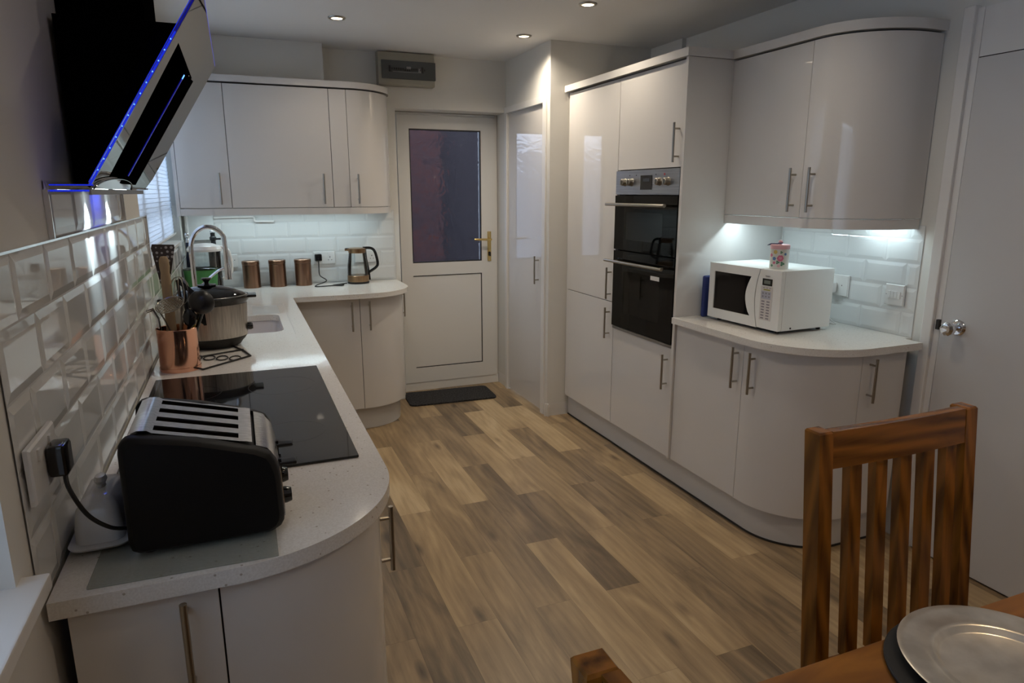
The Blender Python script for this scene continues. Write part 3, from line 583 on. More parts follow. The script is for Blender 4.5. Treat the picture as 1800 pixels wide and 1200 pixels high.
# double oven
ov = thing('double_oven', (2.1, 3.075, 0.745), 'built-in black glass double oven with steel control panel', 'oven')
oy0, oy1 = 2.781, 3.355; xo = XR - 0.013
MB().box(xo + 0.028, 2.56, oy0 + 0.02, oy1 - 0.0, 0.748, 1.632).build('casing', 'black', ov, 0) if False else None
cs = MB().box(2.05, 2.56, oy0, oy1, 0.745, 0.760).box(2.05, 2.56, oy0, oy1, 1.620, 1.634).box(2.05, 2.56, oy0, oy0 + 0.012, 0.76, 1.62).box(2.05, 2.56, oy1 - 0.012, oy1, 0.76, 1.62).box(2.545, 2.56, oy0 + 0.012, oy1 - 0.012, 0.76, 1.62).box(2.05, 2.55, oy0 + 0.012, oy1 - 0.012, 1.19, 1.21).box(2.05, 2.55, oy0 + 0.012, oy1 - 0.012, 1.50, 1.62)
cs.build('casing', mat('oven_cavity_enamel', (0.02, 0.02, 0.02), 0.4, spec=0.2), ov, 0)
cp = MB().box(xo, 2.05, 2.778, 3.372, 1.508, 1.636, 0.002).build('control_panel', 'panel_steel', ov)
for y in (3.275, 3.207, 2.945, 2.872):
    k = MB().lathe((xo, y, 1.574), [(0.0, -0.026), (0.014, -0.026), (0.0175, -0.023), (0.019, -0.004), (0.022, 0.0)], 20, axis='x').box(xo - 0.031, xo - 0.022, y - 0.003, y + 0.003, 1.562, 1.586, 0.001).build('knob', 'steel', cp)
MB().box(xo - 0.002, xo, 3.012, 3.120, 1.534, 1.607, 0.001).build('clock_display', 'darkdisp', cp)
MB().box(xo - 0.0026, xo - 0.002, 3.035, 3.095, 1.575, 1.592).build('clock_digits', mat('clock_segments', (0.03, 0.035, 0.045), 0.3), cp)
for y, z in ((3.228, 1.609), (3.163, 1.609), (2.979, 1.609)): MB().box(xo - 0.0008, xo, y - 0.003, y + 0.003, z - 0.003, z + 0.003).build('panel_mark', 'black', cp)
MB().box(xo - 0.0008, xo, 2.898, 2.909, 1.604, 1.615).build('panel_mark', 'red', cp)
def oven_door(z0, z1, hz, wy0, wy1, wz0, wz1):
    mb = MB(); x0, x1 = xo - 0.002, xo + 0.024; a, b = 2.780, 3.370
    for q_ in ((a, b, wz1, z1), (a, b, z0, wz0), (a, wy0, wz0, wz1), (wy1, b, wz0, wz1)): mb.box(x0, x1, q_[0], q_[1], q_[2], q_[3])
    dr = mb.build('oven_door', 'ovenblack', ov, 0)
    MB().box(x0 + 0.0004, x0 + 0.004, wy0, wy1, wz0, wz1).build('window', 'oven_glass', dr, 0)
    MB().tube([(x0 - 0.042, 2.83, hz), (x0 - 0.042, 3.40, hz)], 0.0085, 14).tube([(x0, 2.88, hz), (x0 - 0.042, 2.88, hz)], 0.006, 10).tube([(x0, 3.33, hz), (x0 - 0.042, 3.33, hz)], 0.006, 10).build('handle', 'steel', dr)
    return dr
oven_door(1.205, 1.503, 1.455, 2.90, 3.25, 1.265, 1.415)
d2 = oven_door(0.762, 1.198, 1.140, 2.90, 3.25, 0.85, 1.09)
MB().box(xo - 0.0028, xo - 0.002, 2.905, 2.985, 1.070, 1.092).build('white_sticker', 'white_pl', d2, 0)
for z in (0.93, 1.02, 1.33):
    rk = MB().tube([(2.11, oy0 + 0.03, z), (2.11, oy1 - 0.03, z)], 0.003, 6).tube([(2.50, oy0 + 0.03, z), (2.50, oy1 - 0.03, z)], 0.003, 6)
    for i in range(15):
        y = oy0 + 0.045 + i * 0.0355; rk.tube([(2.11, y, z), (2.50, y, z)], 0.0015, 5)
    rk.build('wire_rack', 'chrome', ov)
MB().box(xo + 0.004, xo + 0.03, 2.778, 3.372, 0.742, 0.757).build('bottom_trim', 'panel_steel', ov, 0)

# right base units
u = unit('base_cabinet', (2.3, 2.5, 0), 'gloss white straight-door base cabinet right of the ovens')
MB().box(XR + 0.02, XW - 0.0095, 2.262, 2.754, ZP, 0.879).build('carcass', 'edge', u, 0)
dn = MB().box(XR, XR + 0.019, 2.2615, 2.7530, ZP + 0.002, ZD + 0.006, 0.0015).build('door', 'gloss', u); bar_handle(dn, XR, 2.294, 0.763, -1, 0)
u = unit('base_cabinet', (2.3, 2.1, 0), 'gloss white curved end base cabinet under the microwave worktop')
cpth = [(XR, 2.2585)] + arc(2.320, 2.231, 0.311, 180, 270, 28)
MB().prism([(XR + 0.02, 2.2585)] + arc(2.320, 2.231, 0.291, 180, 270, 14) + [(2.574, 1.940), (2.574, 2.2585)], ZP, 0.879).build('carcass', 'edge', u, 25)
cd = slab_path(MB(), cpth, 0.019, ZP + 0.002, ZD + 0.006).build('curved_door', 'gloss', u); bar_handle(cd, XR + 0.006, 2.193, 0.759, -1, 0)
dn = MB().box(2.3225, 2.5745, 1.920, 1.939, ZP + 0.002, ZD + 0.006, 0.0015).build('end_door', 'gloss', u); bar_handle(dn, 2.366, 1.920, 0.764, 0, -1)
pth = [(2.046, 4.016), (2.046, 2.24)] + arc(2.316, 2.225, 0.27, 180, 270, 18) + [(XW - 0.045, 1.955)]
tag(slab_path(MB(), pth, 0.018, 0.0008, ZP - 0.001).build('plinth', 'plinth', smooth=25), 'white plinth along the floor under the right-hand tall and base cabinets', 'plinth', kind='thing')
tag(slab_path(MB(), offset(pth, -0.003), 0.0025, 0.0004, 0.010).build('plinth_foot_strip', 'gap', smooth=25), 'thin dark strip along the foot of the right-hand plinth', 'seal strip', kind='thing')  # thin dark strip following the foot of the plinth

# right wall cabinets (front face x = 2.256)
XC = 2.256; Z0, Z1 = 1.412, 2.134
u = thing('wall_cabinet', (2.45, 2.5, Z0), 'gloss white straight-door wall cabinet above the microwave', 'cabinet', 'wall cabinets')
MB().box(XC + 0.02, XW - 0.009, 2.267, 2.7545, Z0, Z1).build('carcass', 'edge', u, 0)
dn = MB().box(XC, XC + 0.019, 2.2665, 2.7535, Z0 + 0.002, Z1 - 0.006, 0.0015).build('door', 'gloss', u); bar_handle(dn, XC, 2.304, 1.53, -1, 0)
u = thing('wall_cabinet', (2.45, 2.1, Z0), 'large curved gloss white wall cabinet nearest the white interior door', 'cabinet', 'wall cabinets')
wc = (2.560, 2.262, 0.285)
wp = [(XC, 2.2635)] + [(2.560 + 0.304 * math.cos(math.radians(a)), 2.240 + 0.258 * math.sin(math.radians(a))) for a in range(180, 271, 4)][:-1] + [(2.560, 1.982), (XW - 0.002, 1.982)]
MB().prism(offset(wp, 0.021)[:-1] + [(XW - 0.009, 2.003), (XW - 0.009, 2.2635)], Z0, Z1).build('carcass', 'edge', u, 25)
wp2 = wp[:-1] + [(XW - 0.006, 1.982)]
cd = slab_path(MB(), wp2, 0.019, Z0 + 0.002, Z1 - 0.006).build('curved_door', 'gloss', u); bar_handle(cd, XC + 0.004, 2.203, 1.53, -1, 0)
lid_strip('cabinet_pelmet', 'white curved light pelmet under the right wall cabinets', [(XC + 0.002, 2.754)] + offset(wp, 0.002)[1:-1] + [(XW - 0.009, 1.984)], 0.019, 1.370, Z0 - 0.002)
crn = [(XR - 0.024, 4.018), (XR - 0.024, 2.744), (XC - 0.012, 2.744), (XC - 0.012, 2.26)] + offset(wp, -0.012)[1:-1] + [(XW - 0.001, 1.970), (XW - 0.001, 4.018)]
tag(slab_hole(crn, None, ZT + 0.002, ZT + 0.040, 'cabinet_cornice', 'gloss'), 'white cornice capping the tall and wall cabinets on the right', 'cabinet trim', kind='thing')
led = MB().box(2.302, 2.318, 2.305, 2.745, 1.402, 1.4115).build('led_strip_light', 'white_pl'); tag(led, 'long LED strip light under the straight-door wall cabinet above the microwave', 'light', 'under-cabinet strip lights')
led = MB().box(2.562, 2.578, 2.01, 2.23, 1.402, 1.4115).build('led_strip_light', 'white_pl'); tag(led, 'short LED strip light under the curved wall cabinet near the light switch', 'light', 'under-cabinet strip lights')

# ------------------------------------------------------------------ hob
hb = thing('induction_hob', (-0.036, 1.966, 0.91), 'wide black glass hob set on the worktop behind the toaster', 'hob')
MB().box(-0.294, 0.221, 1.513, 2.420, 0.9104, 0.9165, 0.0015).build('glass_top', 'hob', hb)
for cx, cy, r in ((-0.17, 1.72, 0.09), (0.09, 1.74, 0.08), (-0.17, 2.2, 0.08), (0.09, 2.2, 0.10)):
    MB().lathe((cx, cy, 0.9166), [(r, 0), (r + 0.0012, 0.00005), (r + 0.0024, 0)], 48).build('cooking_zone_ring', 'hobprint', hb)

# ------------------------------------------------------------------ extractor hood
hood = thing('extractor_hood', (XL, 1.95, 1.52), 'black angled extractor hood with mirrored front panel and blue LED edges', 'extractor hood')
HB = (-0.249, 1.536); HT = (-0.025, 1.902); dn_ = Vector((HT[0] - HB[0], 0, HT[1] - HB[1])).normalized(); nn = Vector((dn_.z, 0, -dn_.x)); HY0, HY1 = 1.50, 2.40
def hp(s, y, d_=0.0):
    """point s metres up the slanted front from its foot, d_ metres out of it"""
    return Vector((HB[0], y, HB[1])) + dn_ * s + nn * d_
HL = math.hypot(HT[0] - HB[0], HT[1] - HB[1])
wedge = [(XL + 0.0095, 1.542), (HB[0] - 0.012, 1.542), (HT[0] - 0.055, 1.88), (XL + 0.0095, 1.88)]
MB().prism_ax(wedge, 1.725, 2.25, 'y').build('body', 'hoodblack', hood, 0)
MB().box(XL + 0.0005, -0.156, 1.82, 2.12, 1.881, CEIL - 0.001).build('chimney', 'hoodblack', hood, 0)
SL = (1.64, 2.20, 0.035, 0.335)   # slot y0,y1,s0,s1
slot = [(0.335, 1.60), (0.300, 1.72), (0.318, 1.80), (0.345, 2.03), (0.02, 2.05), (0.025, 1.64)]
def slabquad(mb, pts, d0, d1):
    lo = [mb._v(hp(s, y, d0)) for s, y in pts]; hi = [mb._v(hp(s, y, d1)) for s, y in pts]; n_ = len(pts)
    mb.bm.faces.new(lo[::-1]); mb.bm.faces.new(hi)
    for i in range(n_): mb.bm.faces.new([lo[i], lo[(i + 1) % n_], hi[(i + 1) % n_], hi[i]])
y0, y1 = HY0, HY1; a0, a1, s0, s1 = 1.63, 2.03, 0.022, 0.325; at0 = 1.575
p = MB()
slabquad(p, [(-0.006, y0), (-0.006, a0), (s0, a0), (s1, at0), (HL, at0), (HL, y0)], -0.006, 0)
slabquad(p, [(-0.006, a1), (-0.006, y1 - 0.05), (0.03, y1), (HL - 0.0, y1), (HL, a1)], -0.006, 0)
slabquad(p, [(-0.006, a0), (-0.006, a1), (s0, a1), (s0, a0)], -0.006, 0)
slabquad(p, [(s1, at0), (s1, a1), (HL, a1), (HL, at0)], -0.006, 0)
p.box(-0.256, -0.2515, y0, 2.30, 1.518, 1.5285)
pn = p.build('mirror_panel', 'mirror', hood, 0)
rc = MB(); slabquad(rc, [(s0 - 0.005, a0 - 0.005), (s0 - 0.005, a1 + 0.005), (s1 + 0.005, a1 + 0.005), (s1 + 0.005, at0 - 0.005)], -0.045, -0.04); slabquad(rc, [(s0, a0 - 0.004), (s0, a0), (s1, at0), (s1, at0 - 0.004)], -0.04, -0.006); slabquad(rc, [(s0, a1), (s0, a1 + 0.004), (s1, a1 + 0.004), (s1, a1)], -0.04, -0.006)
rc.build('vent_recess', 'hoodblack', hood, 0)
vf = MB(); slabquad(vf, [(s0 - 0.012, 1.79), (s0 - 0.012, 2.035), (s1 - 0.005, 2.035), (s1 - 0.022, 1.79)], 0.002, 0.006); vf.build('vent_flap', 'hoodblack', hood, 0)
lb = MB(); slabquad(lb, [(s0 + 0.01, 1.812), (s0 + 0.01, 1.822), (s1 - 0.03, 1.822), (s1 - 0.03, 1.812)], 0.0061, 0.0080); lb.build('flap_led', 'led_blue_dim', hood, 0)
ld = MB(); slabquad(ld, [(s1 - 0.036, 1.80), (s1 - 0.036, 1.812), (s1 - 0.026, 1.812), (s1 - 0.026, 1.80)], 0.0081, 0.0092); ld.build('led_point', 'led_dot', hood, 0)
e = MB(); slabquad(e, [(0.0, y0 - 0.003), (0.0, y0 - 0.0002), (0.33, y0 - 0.0002), (0.33, y0 - 0.003)], -0.0045, -0.001); slabquad(e, [(HL + 0.0003, y0), (HL + 0.0003, y1), (HL + 0.003, y1), (HL + 0.003, y0)], -0.008, -0.001); slabquad(e, [(0.0, a0 - 0.1), (0.0, a0 - 0.09), (HL, a0 - 0.09), (HL, a0 - 0.1)], -0.012, -0.0065)
es_ = e.build('edge_led_strip', 'led_blue', hood, 0)
e = MB(); slabquad(e, [(0.331, y0 - 0.003), (0.331, y0 - 0.0002), (HL, y0 - 0.0002), (HL, y0 - 0.003)], -0.004, -0.001); e.build('edge_led_end', 'led_blue_dim', hood, 0)
e = MB()
for i in range(13):
    s = 0.03 + i * 0.0235; slabquad(e, [(s, y0 - 0.0045), (s, y0 - 0.003), (s + 0.0022, y0 - 0.003), (s + 0.0022, y0 - 0.0045)], -0.004, -0.002)
e.build('led_chips', 'led_dot', es_, 0)
# foot plate with two lamps and the half-round badge
MB().box(XL + 0.0095, HB[0], HY0, HY1, 1.530, 1.5345).build('foot_plate', 'mirror', hood, 0)
MB().box(XL + 0.0095, HB[0] + 0.002, HY0 - 0.002, HY0 + 0.004, 1.5350, 1.5375).box(XL + 0.0095, HB[0] - 0.005, HY0 - 0.0015, HY0, 1.524, 1.5275).build('foot_led_strip', 'led_blue', hood, 0)
bd = MB(); pts = [hp(0.026 * math.sin(math.radians(a)) - 0.005, 1.76 + 0.255 * -math.cos(math.radians(a)), 0.004) for a in range(0, 181, 10)]
lo = [bd._v(p_) for p_ in pts]; lo2 = [bd._v(p_ - nn * 0.0035) for p_ in pts]; bd.bm.faces.new(lo)
for i in range(len(lo) - 1): bd.bm.faces.new([lo[i], lo[i + 1], lo2[i + 1], lo2[i]])
bg_ = bd.build('control_badge', 'chrome', hood, 20)
MB().tube([p_ + nn * 0.001 for p_ in pts], 0.0014, 6).build('badge_rim', 'blackg', bg_)
for y in (1.83, 2.12):
    lp = MB().cyl((-0.288, y, 1.5285), 0.016, 0.0012, 20).build('lamp_lens', 'led_cool', hood)
    spot('hood_lamp', (-0.288, y, 1.526), 4.5, COOL, 55, 0.8, (0, math.radians(24), 0), 0.012)
area('hood_glow', (-0.285, 1.97, 1.5275), (0, 0, 0), 0.03, 0.10, 0.07, (0.05, 0.10, 1.0))

# ------------------------------------------------------------------ downlights
proto = None
dl_labels = ['lit recessed downlight in the ceiling above the far wall cabinets', 'lit recessed downlight at the top edge of the photo, nearest the tall oven cabinet', 'lit recessed downlight by the pantry wall corner', 'lit recessed downlight above the near end of the sink', 'lit recessed downlight above the curved base cabinet by the interior door', 'lit recessed downlight above the toaster end of the worktop', 'lit recessed downlight above the far end of the dining table', 'lit recessed downlight behind the camera on the window side', 'lit recessed downlight behind the camera on the interior door side']
for i, (x, y) in enumerate(DOWN):
    if proto is None:
        proto = thing('downlight', (x, y, CEIL), dl_labels[0], 'ceiling light', 'recessed downlights')
        MB().lathe((x, y, CEIL), [(0.030, -0.001), (0.034, -0.008), (0.044, -0.006), (0.047, 0.0)], 32).build('rim', 'steel', proto)
        MB().cyl((x, y, CEIL - 0.0045), 0.0295, 0.003, 28).build('lamp', 'bulb', proto)
    else:
        c = copy_tree(proto); c.location = (x, y, CEIL); c['label'] = dl_labels[i]

# ------------------------------------------------------------------ toaster
T = thing('toaster', (-0.09, 1.32, 0.918), 'black four-slice toaster with brushed steel top near the front worktop edge', 'toaster')
tx0, tx1, ty0, ty1 = -0.216, 0.036, 1.188, 1.455
def tprof(i):   # side outline (x, z): tall at the back (left), sloping to the controls
    return [(tx0 + 0.014, 0.921), (tx0 + 0.004, 0.926), (tx0, 0.94), (tx0 + 0.001, 1.10), (tx0 + 0.003, 1.115), (tx0 + 0.007, 1.121), (tx0 + 0.013, 1.126), (tx0 + 0.022, 1.1285), (tx0 + 0.035, 1.127), (tx0 + 0.12, 1.1105), (tx1 - 0.050, 1.0845), (tx1 - 0.036, 1.080), (tx1 - 0.025, 1.074), (tx1 - 0.015, 1.068), (tx1 - 0.008, 1.055), (tx1 - 0.003, 1.037), (tx1 - 0.001, 1.02), (tx1 + 0.001, 0.95), (tx1 - 0.001, 0.937), (tx1 - 0.007, 0.927), (tx1 - 0.02, 0.920)]
def panel(y, t, ins):
    return MB().prism_ax(tprof(0), y, y + t, 'y')
sp = MB()
def rounded_panel(mb, ya, yb):
    rings = []
    for yy, i in ((ya, 0.010), (ya + (yb - ya) * 0.25, 0.003), (ya + (yb - ya) * 0.5, 0.0), (yb, 0.0)):
        cx, cz = -0.09, 1.02; rr = []
        for x, z in tprof(0):
            k = 1 - i / 0.125; rr.append(mb._v((cx + (x - cx) * k, yy, cz + (z - cz) * k)))
        rings.append(rr)
    n_ = len(rings[0]); mb.bm.faces.new(rings[0]); mb.bm.faces.new(rings[-1][::-1])
    for A, B in zip(rings, rings[1:]):
        for k in range(n_): mb.bm.faces.new([A[k], A[(k + 1) % n_], B[(k + 1) % n_], B[k]])
rounded_panel(sp, ty0, ty0 + 0.030); sp.build('side_panel', 'toastblack', T, 40)
sp = MB(); rounded_panel(sp, ty1, ty1 - 0.030); sp.build('side_panel', 'toastblack', T, 40)
inn = [(tx0 + 0.006, 0.935), (tx0 + 0.004, 1.10), (tx0 + 0.012, 1.118), (tx0 + 0.03, 1.127), (tx0 + 0.12, 1.110), (tx1 - 0.047, 1.083), (tx1 - 0.026, 1.072), (tx1 - 0.012, 1.050), (tx1 - 0.006, 1.02), (tx1 - 0.004, 0.935)]
MB().prism_ax([(x, z - 0.0065) for x, z in inn], ty0 + 0.030, ty1 - 0.030, 'y').build('core', 'toastblack', T, 40)
# steel top skin with four slots
topc = [(tx0 + 0.016, 1.122), (tx0 + 0.03, 1.1272), (tx0 + 0.045, 1.1255), (-0.164, 1.1206), (-0.10, 1.1048), (-0.030, 1.0872), (-0.016, 1.0845), (-0.008, 1.082)]
yslots = [1.248, 1.300, 1.352, 1.403]; hw = 0.0125
ybr = [ty0 + 0.031] + [v_ for y in yslots for v_ in (y - hw, y + hw)] + [ty1 - 0.031]
mb = MB()
for j in range(len(ybr) - 1):
    for i in range(len(topc) - 1):
        if j % 2 == 1 and i in (3, 4): continue
        (xa, za), (xb, zb) = topc[i], topc[i + 1]; ya, yb = ybr[j], ybr[j + 1]
        mb.bm.faces.new([mb._v(p_) for p_ in ((xa, ya, za + 0.0055), (xb, ya, zb + 0.0055), (xb, yb, zb + 0.0055), (xa, yb, za + 0.0055))])
tp = mb.build('top_plate', 'steel_h', T, 40, weld=True)
mb = MB()
for y in yslots:
    mb.prism_ax([(-0.1645, 1.117), (-0.1645, 1.1235), (-0.10, 1.1077), (-0.0295, 1.0900), (-0.0295, 1.083)], y - hw, y + hw, 'y')
mb.build('bread_slots', mat('slot_dark', (0.004, 0.003, 0.002), 0.9, spec=0.0), tp, 0)
fr = [(tx1 - 0.040, 1.0805), (tx1 - 0.022, 1.0735), (tx1 - 0.008, 1.052), (tx1 - 0.001, 1.02), (tx1 + 0.001, 0.95), (tx1 + 0.001, 0.937), (tx1 - 0.006, 0.937), (tx1 - 0.03, 1.0)]
MB().prism_ax([(x + 0.002, z) for x, z in fr], ty0 + 0.031, ty1 - 0.031, 'y').build('front_plate', 'steel_h', T, 40)
for y in (1.27, 1.37):
    lv = MB().box(tx1 - 0.002, tx1 + 0.032, y - 0.014, y + 0.014, 1.018, 1.026, 0.0035).box(tx1 - 0.004, tx1 + 0.004, y - 0.004, y + 0.004, 0.99, 1.03).build('lever', 'blackg', T)
    MB().lathe((tx1 + 0.0, y, 0.955), [(0.016, 0.0), (0.016, 0.008), (0.013, 0.018), (0.0, 0.019)], 20, axis='x').build('dial', 'blackg', T)
    MB().cyl((tx1 + 0.001, y, 0.995), 0.006, 0.006, 12, 'x').build('push_button', 'blackg', T)
for x in (tx0 + 0.03, tx1 - 0.03):
    for y in (ty0 + 0.03, ty1 - 0.03): MB().cyl((x, y, 0.9162), 0.012, 0.02, 12).build('foot', 'black', T)
tag(MB().prism([(-0.268, 1.126), (0.019, 1.119), (0.021, 1.445), (-0.262, 1.445)], 0.9105, 0.9160, 0.001).build('glass_worktop_saver', 'mat_glass'), 'clear glass worktop protector lying under the toaster', 'chopping board')

# butter dish
bdish = thing('butter_dish', (-0.268, 1.32, 0.91), 'white ceramic butter dish with knobbed lid between tiles and toaster', 'butter dish')
bx, by = -0.268, 1.325
def loft(mb, secs, n=6):
    rings = [[mb._v((p_[0], p_[1], z)) for p_ in rrect(cx - w, cx + w, cy - l, cy + l, r, n)] for cx, cy, w, l, r, z in secs]
    for A, B in zip(rings, rings[1:]):
        for i in range(len(A)): mb.bm.faces.new([A[i], A[(i + 1) % len(A)], B[(i + 1) % len(A)], B[i]])
    mb.bm.faces.new(rings[0][::-1]); mb.bm.faces.new(rings[-1]); return mb
loft(MB(), [(bx, by, 0.034, 0.072, 0.02, 0.9162), (bx, by, 0.047, 0.092, 0.025, 0.924), (bx, by, 0.048, 0.094, 0.025, 0.928), (bx, by, 0.036, 0.078, 0.02, 0.929)]).build('base_dish', 'ceramic', bdish, 50)
lid = loft(MB(), [(bx, by, 0.038, 0.079, 0.02, 0.9295), (bx, by, 0.037, 0.078, 0.02, 0.955), (bx, by, 0.033, 0.073, 0.02, 0.985), (bx, by, 0.024, 0.062, 0.018, 1.000), (bx, by, 0.010, 0.03, 0.008, 1.004)]).build('lid', 'ceramic', bdish, 50)
MB().lathe((bx, by, 1.003), [(0.008, 0.0), (0.007, 0.006), (0.011, 0.014), (0.008, 0.021), (0.0, 0.023)], 16, sy=1.6).build('lid_knob', 'ceramic', lid)

# ------------------------------------------------------------------ sockets and plugs
def plate(name, label, cat, place, u0, u1, z0, z1, group, parts):
    t_ = thing(name, place((u0 + u1) / 2, 0, z0), label, cat, group)
    mb = MB(); 
    lo = [mb._v(place(*p_)) for p_ in ((u0, 0.0, z0), (u1, 0.0, z0), (u1, 0.0, z1), (u0, 0.0, z1))]; mi = [mb._v(place(*p_)) for p_ in ((u0, 0.006, z0), (u1, 0.006, z0), (u1, 0.006, z1), (u0, 0.006, z1))]
    e_ = 0.003; hi = [mb._v(place(*p_)) for p_ in ((u0 + e_, 0.009, z0 + e_), (u1 - e_, 0.009, z0 + e_), (u1 - e_, 0.009, z1 - e_), (u0 + e_, 0.009, z1 - e_))]
    mb.bm.faces.new(hi); mb.bm.faces.new(lo[::-1])
    for A, B in ((lo, mi), (mi, hi)):
        for i in range(4): mb.bm.faces.new([A[i], A[(i + 1) % 4], B[(i + 1) % 4], B[i]])
    mb.build('face_plate', 'white_pl', t_, 20)
    for nm, mt_, lst in parts:
        for q_ in lst:
            mb = MB(); vs = [mb._v(place(uu, dd, zz)) for uu in (q_[0], q_[1]) for dd in (0.0088, q_[4]) for zz in (q_[2], q_[3])]
            for ii in ((0, 1, 3, 2), (4, 6, 7, 5), (0, 4, 5, 1), (2, 3, 7, 6), (0, 2, 6, 4), (1, 5, 7, 3)): mb.bm.faces.new([vs[i] for i in ii])
            mb.build(nm, mt_, t_, 0)
    return t_
def pins(uc, zc): return [(uc - 0.003, uc + 0.003, zc + 0.008, zc + 0.016, 0.0093), (uc - 0.014, uc - 0.007, zc - 0.010, zc - 0.006, 0.0093), (uc + 0.007, uc + 0.014, zc - 0.010, zc - 0.006, 0.0093)]
fp = lambda u_, d_, z: (u_, YF - 0.0082 - d_, z)
rp = lambda u_, d_, z: (XW - 0.0082 - d_, u_, z)
lp_ = lambda u_, d_, z: (XL + 0.0082 + d_, u_, z)
plate('wall_socket', 'white double socket on the tiles between kettle and canisters', 'socket', fp, 0.462, 0.608, 1.040, 1.126, 'sockets', [('rocker_switch', 'white_pl', [(0.500, 0.512, 1.098, 1.116, 0.012), (0.557, 0.569, 1.098, 1.116, 0.012)]), ('pin_hole', 'gap', pins(0.572, 1.075))])
plate('wall_socket', 'white double socket partly hidden behind the kettle', 'socket', fp, 0.742, 0.888, 1.040, 1.126, 'sockets', [('pin_hole', 'gap', pins(0.86, 1.075)), ('rocker_switch', 'white_pl', [(0.84, 0.852, 1.098, 1.116, 0.012)])])
plate('wall_socket', 'white switched outlet behind the tap in the far corner', 'socket', fp, -0.105, -0.018, 1.040, 1.126, 'sockets', [('rocker_switch', 'white_pl', [(-0.068, -0.056, 1.072, 1.092, 0.012)]), ('neon_light', 'gap', [(-0.040, -0.035, 1.085, 1.090, 0.0094)])])
plate('wall_socket', 'white socket on the tiles beside the microwave', 'socket', rp, 2.296, 2.386, 1.040, 1.140, 'sockets', [('pin_hole', 'gap', [(2.328, 2.332, 1.088, 1.093, 0.0093)])])
plate('wall_socket', 'near double socket on the left wall tiles above the butter dish', 'socket', lp_, 1.116, 1.262, 1.066, 1.154, 'sockets', [('rocker_switch', 'white_pl', [(1.150, 1.162, 1.125, 1.143, 0.012), (1.215, 1.227, 1.125, 1.143, 0.012)]), ('pin_hole', 'gap', pins(1.222, 1.098))])
plate('light_switch', 'white four-gang light switch on the tiles near the interior door', 'light switch', rp, 2.006, 2.098, 1.040, 1.130, None, [('rocker_switch', 'white_pl', [(2.022 + i * 0.0155, 2.036 + i * 0.0155, 1.070, 1.100, 0.013) for i in range(4)]), ('screw', 'gap', [(2.012, 2.015, 1.083, 1.086, 0.0093), (2.089, 2.092, 1.083, 1.086, 0.0093)])])
pg = thing('plug', (-0.285, 1.15, 1.11), 'black plug in the near left wall socket with its cable hanging behind the toaster', 'plug')
MB().box(-0.3088, -0.281, 1.182, 1.228, 1.082, 1.134, 0.006).build('plug_body', 'blackg', pg)
def bez(pts, n=10):
    out = []; P = [Vector(p_) for p_ in pts]
    for i in range(len(P) - 1):
        p0, p1, p2, p3 = P[max(i - 1, 0)], P[i], P[i + 1], P[min(i + 2, len(P) - 1)]
        for k in range(n):
            t_ = k / n; out.append(0.5 * ((2 * p1) + (p2 - p0) * t_ + (2 * p0 - 5 * p1 + 4 * p2 - p3) * t_ ** 2 + (3 * p1 - p0 - 3 * p2 + p3) * t_ ** 3))
    out.append(P[-1]); return out
MB().tube(bez([(-0.290, 1.200, 1.086), (-0.284, 1.185, 1.06), (-0.266, 1.190, 1.01), (-0.240, 1.205, 0.975), (-0.219, 1.24, 0.952)]), 0.0035, 8).build('cable', 'black', pg)
pg = thing('plug', (0.485, 4.75, 1.08), 'black kettle plug in the far double socket with looping cable', 'plug')
MB().box(0.468, 0.516, YF - 0.052, YF - 0.0175, 1.062, 1.112, 0.008).build('plug_body', 'blackg', pg)
MB().tube(bez([(0.492, 4.735, 1.064), (0.490, 4.725, 1.02), (0.492, 4.71, 0.97), (0.53, 4.68, 0.935), (0.46, 4.62, 0.917), (0.45, 4.56, 0.9145), (0.55, 4.57, 0.9145), (0.63, 4.60, 0.916), (0.61, 4.55, 0.9145), (0.56, 4.58, 0.9155), (0.62, 4.63, 0.9145), (0.662, 4.655, 0.915)]), 0.0035, 8).build('cable', 'black', pg)
pg = thing('plug', (2.60, 2.35, 1.08), 'white plug in the socket beside the microwave', 'plug')
MB().box(2.585, XW - 0.0178, 2.352, 2.398, 1.052, 1.105, 0.010).build('plug_body', 'white_pl', pg)
MB().tube(bez([(2.60, 2.39, 1.054), (2.598, 2.40, 1.03), (2.60, 2.39, 0.97), (2.60, 2.36, 0.93), (2.585, 2.31, 0.9135), (2.57, 2.34, 0.9135), (2.565, 2.42, 0.9135)]), 0.003, 8).build('cable', 'white_pl', pg)

# ------------------------------------------------------------------ copper utensil pot
up = thing('utensil_holder', (-0.228, 2.575, 0.91), 'tall polished copper utensil pot at the far edge of the hob', 'utensil pot')
MB().lathe((-0.228, 2.575, 0.9105), [(0, 0), (0.0665, 0), (0.067, 0.002), (0.067, 0.014), (0.0655, 0.015), (0.0655, 0.146), (0.067, 0.149), (0.0655, 0.151), (0.0635, 0.149), (0.0635, 0.004), (0, 0.004)], 48).build('pot', 'copper', up)
def stick(a, b, r=0.004, n=8): return MB().tube([a, b], r, n)
u_ = thing('spatula', (-0.255, 2.60, 0.93), 'dark polka dot spatula standing tallest in the copper pot', 'kitchen utensil', 'utensils in the copper pot')
hd_ = MB(); pts = [(-0.280, 1.348), (-0.212, 1.345), (-0.2105, 1.335), (-0.232, 1.235), (-0.240, 1.205), (-0.265, 1.195), (-0.270, 1.23), (-0.284, 1.335)]
hd_.prism_ax(pts, 2.618, 2.6215, 'y').build('blade', 'polka', u_, 25); MB().tube([(-0.253, 2.62, 1.20), (-0.245, 2.60, 0.92)], 0.006, 8).build('handle', 'ceramic', u_)
u_ = thing('wooden_spoon', (-0.25, 2.58, 0.93), 'pale wooden spoon handle upright in front of the polka dot spatula', 'kitchen utensil', 'utensils in the copper pot')
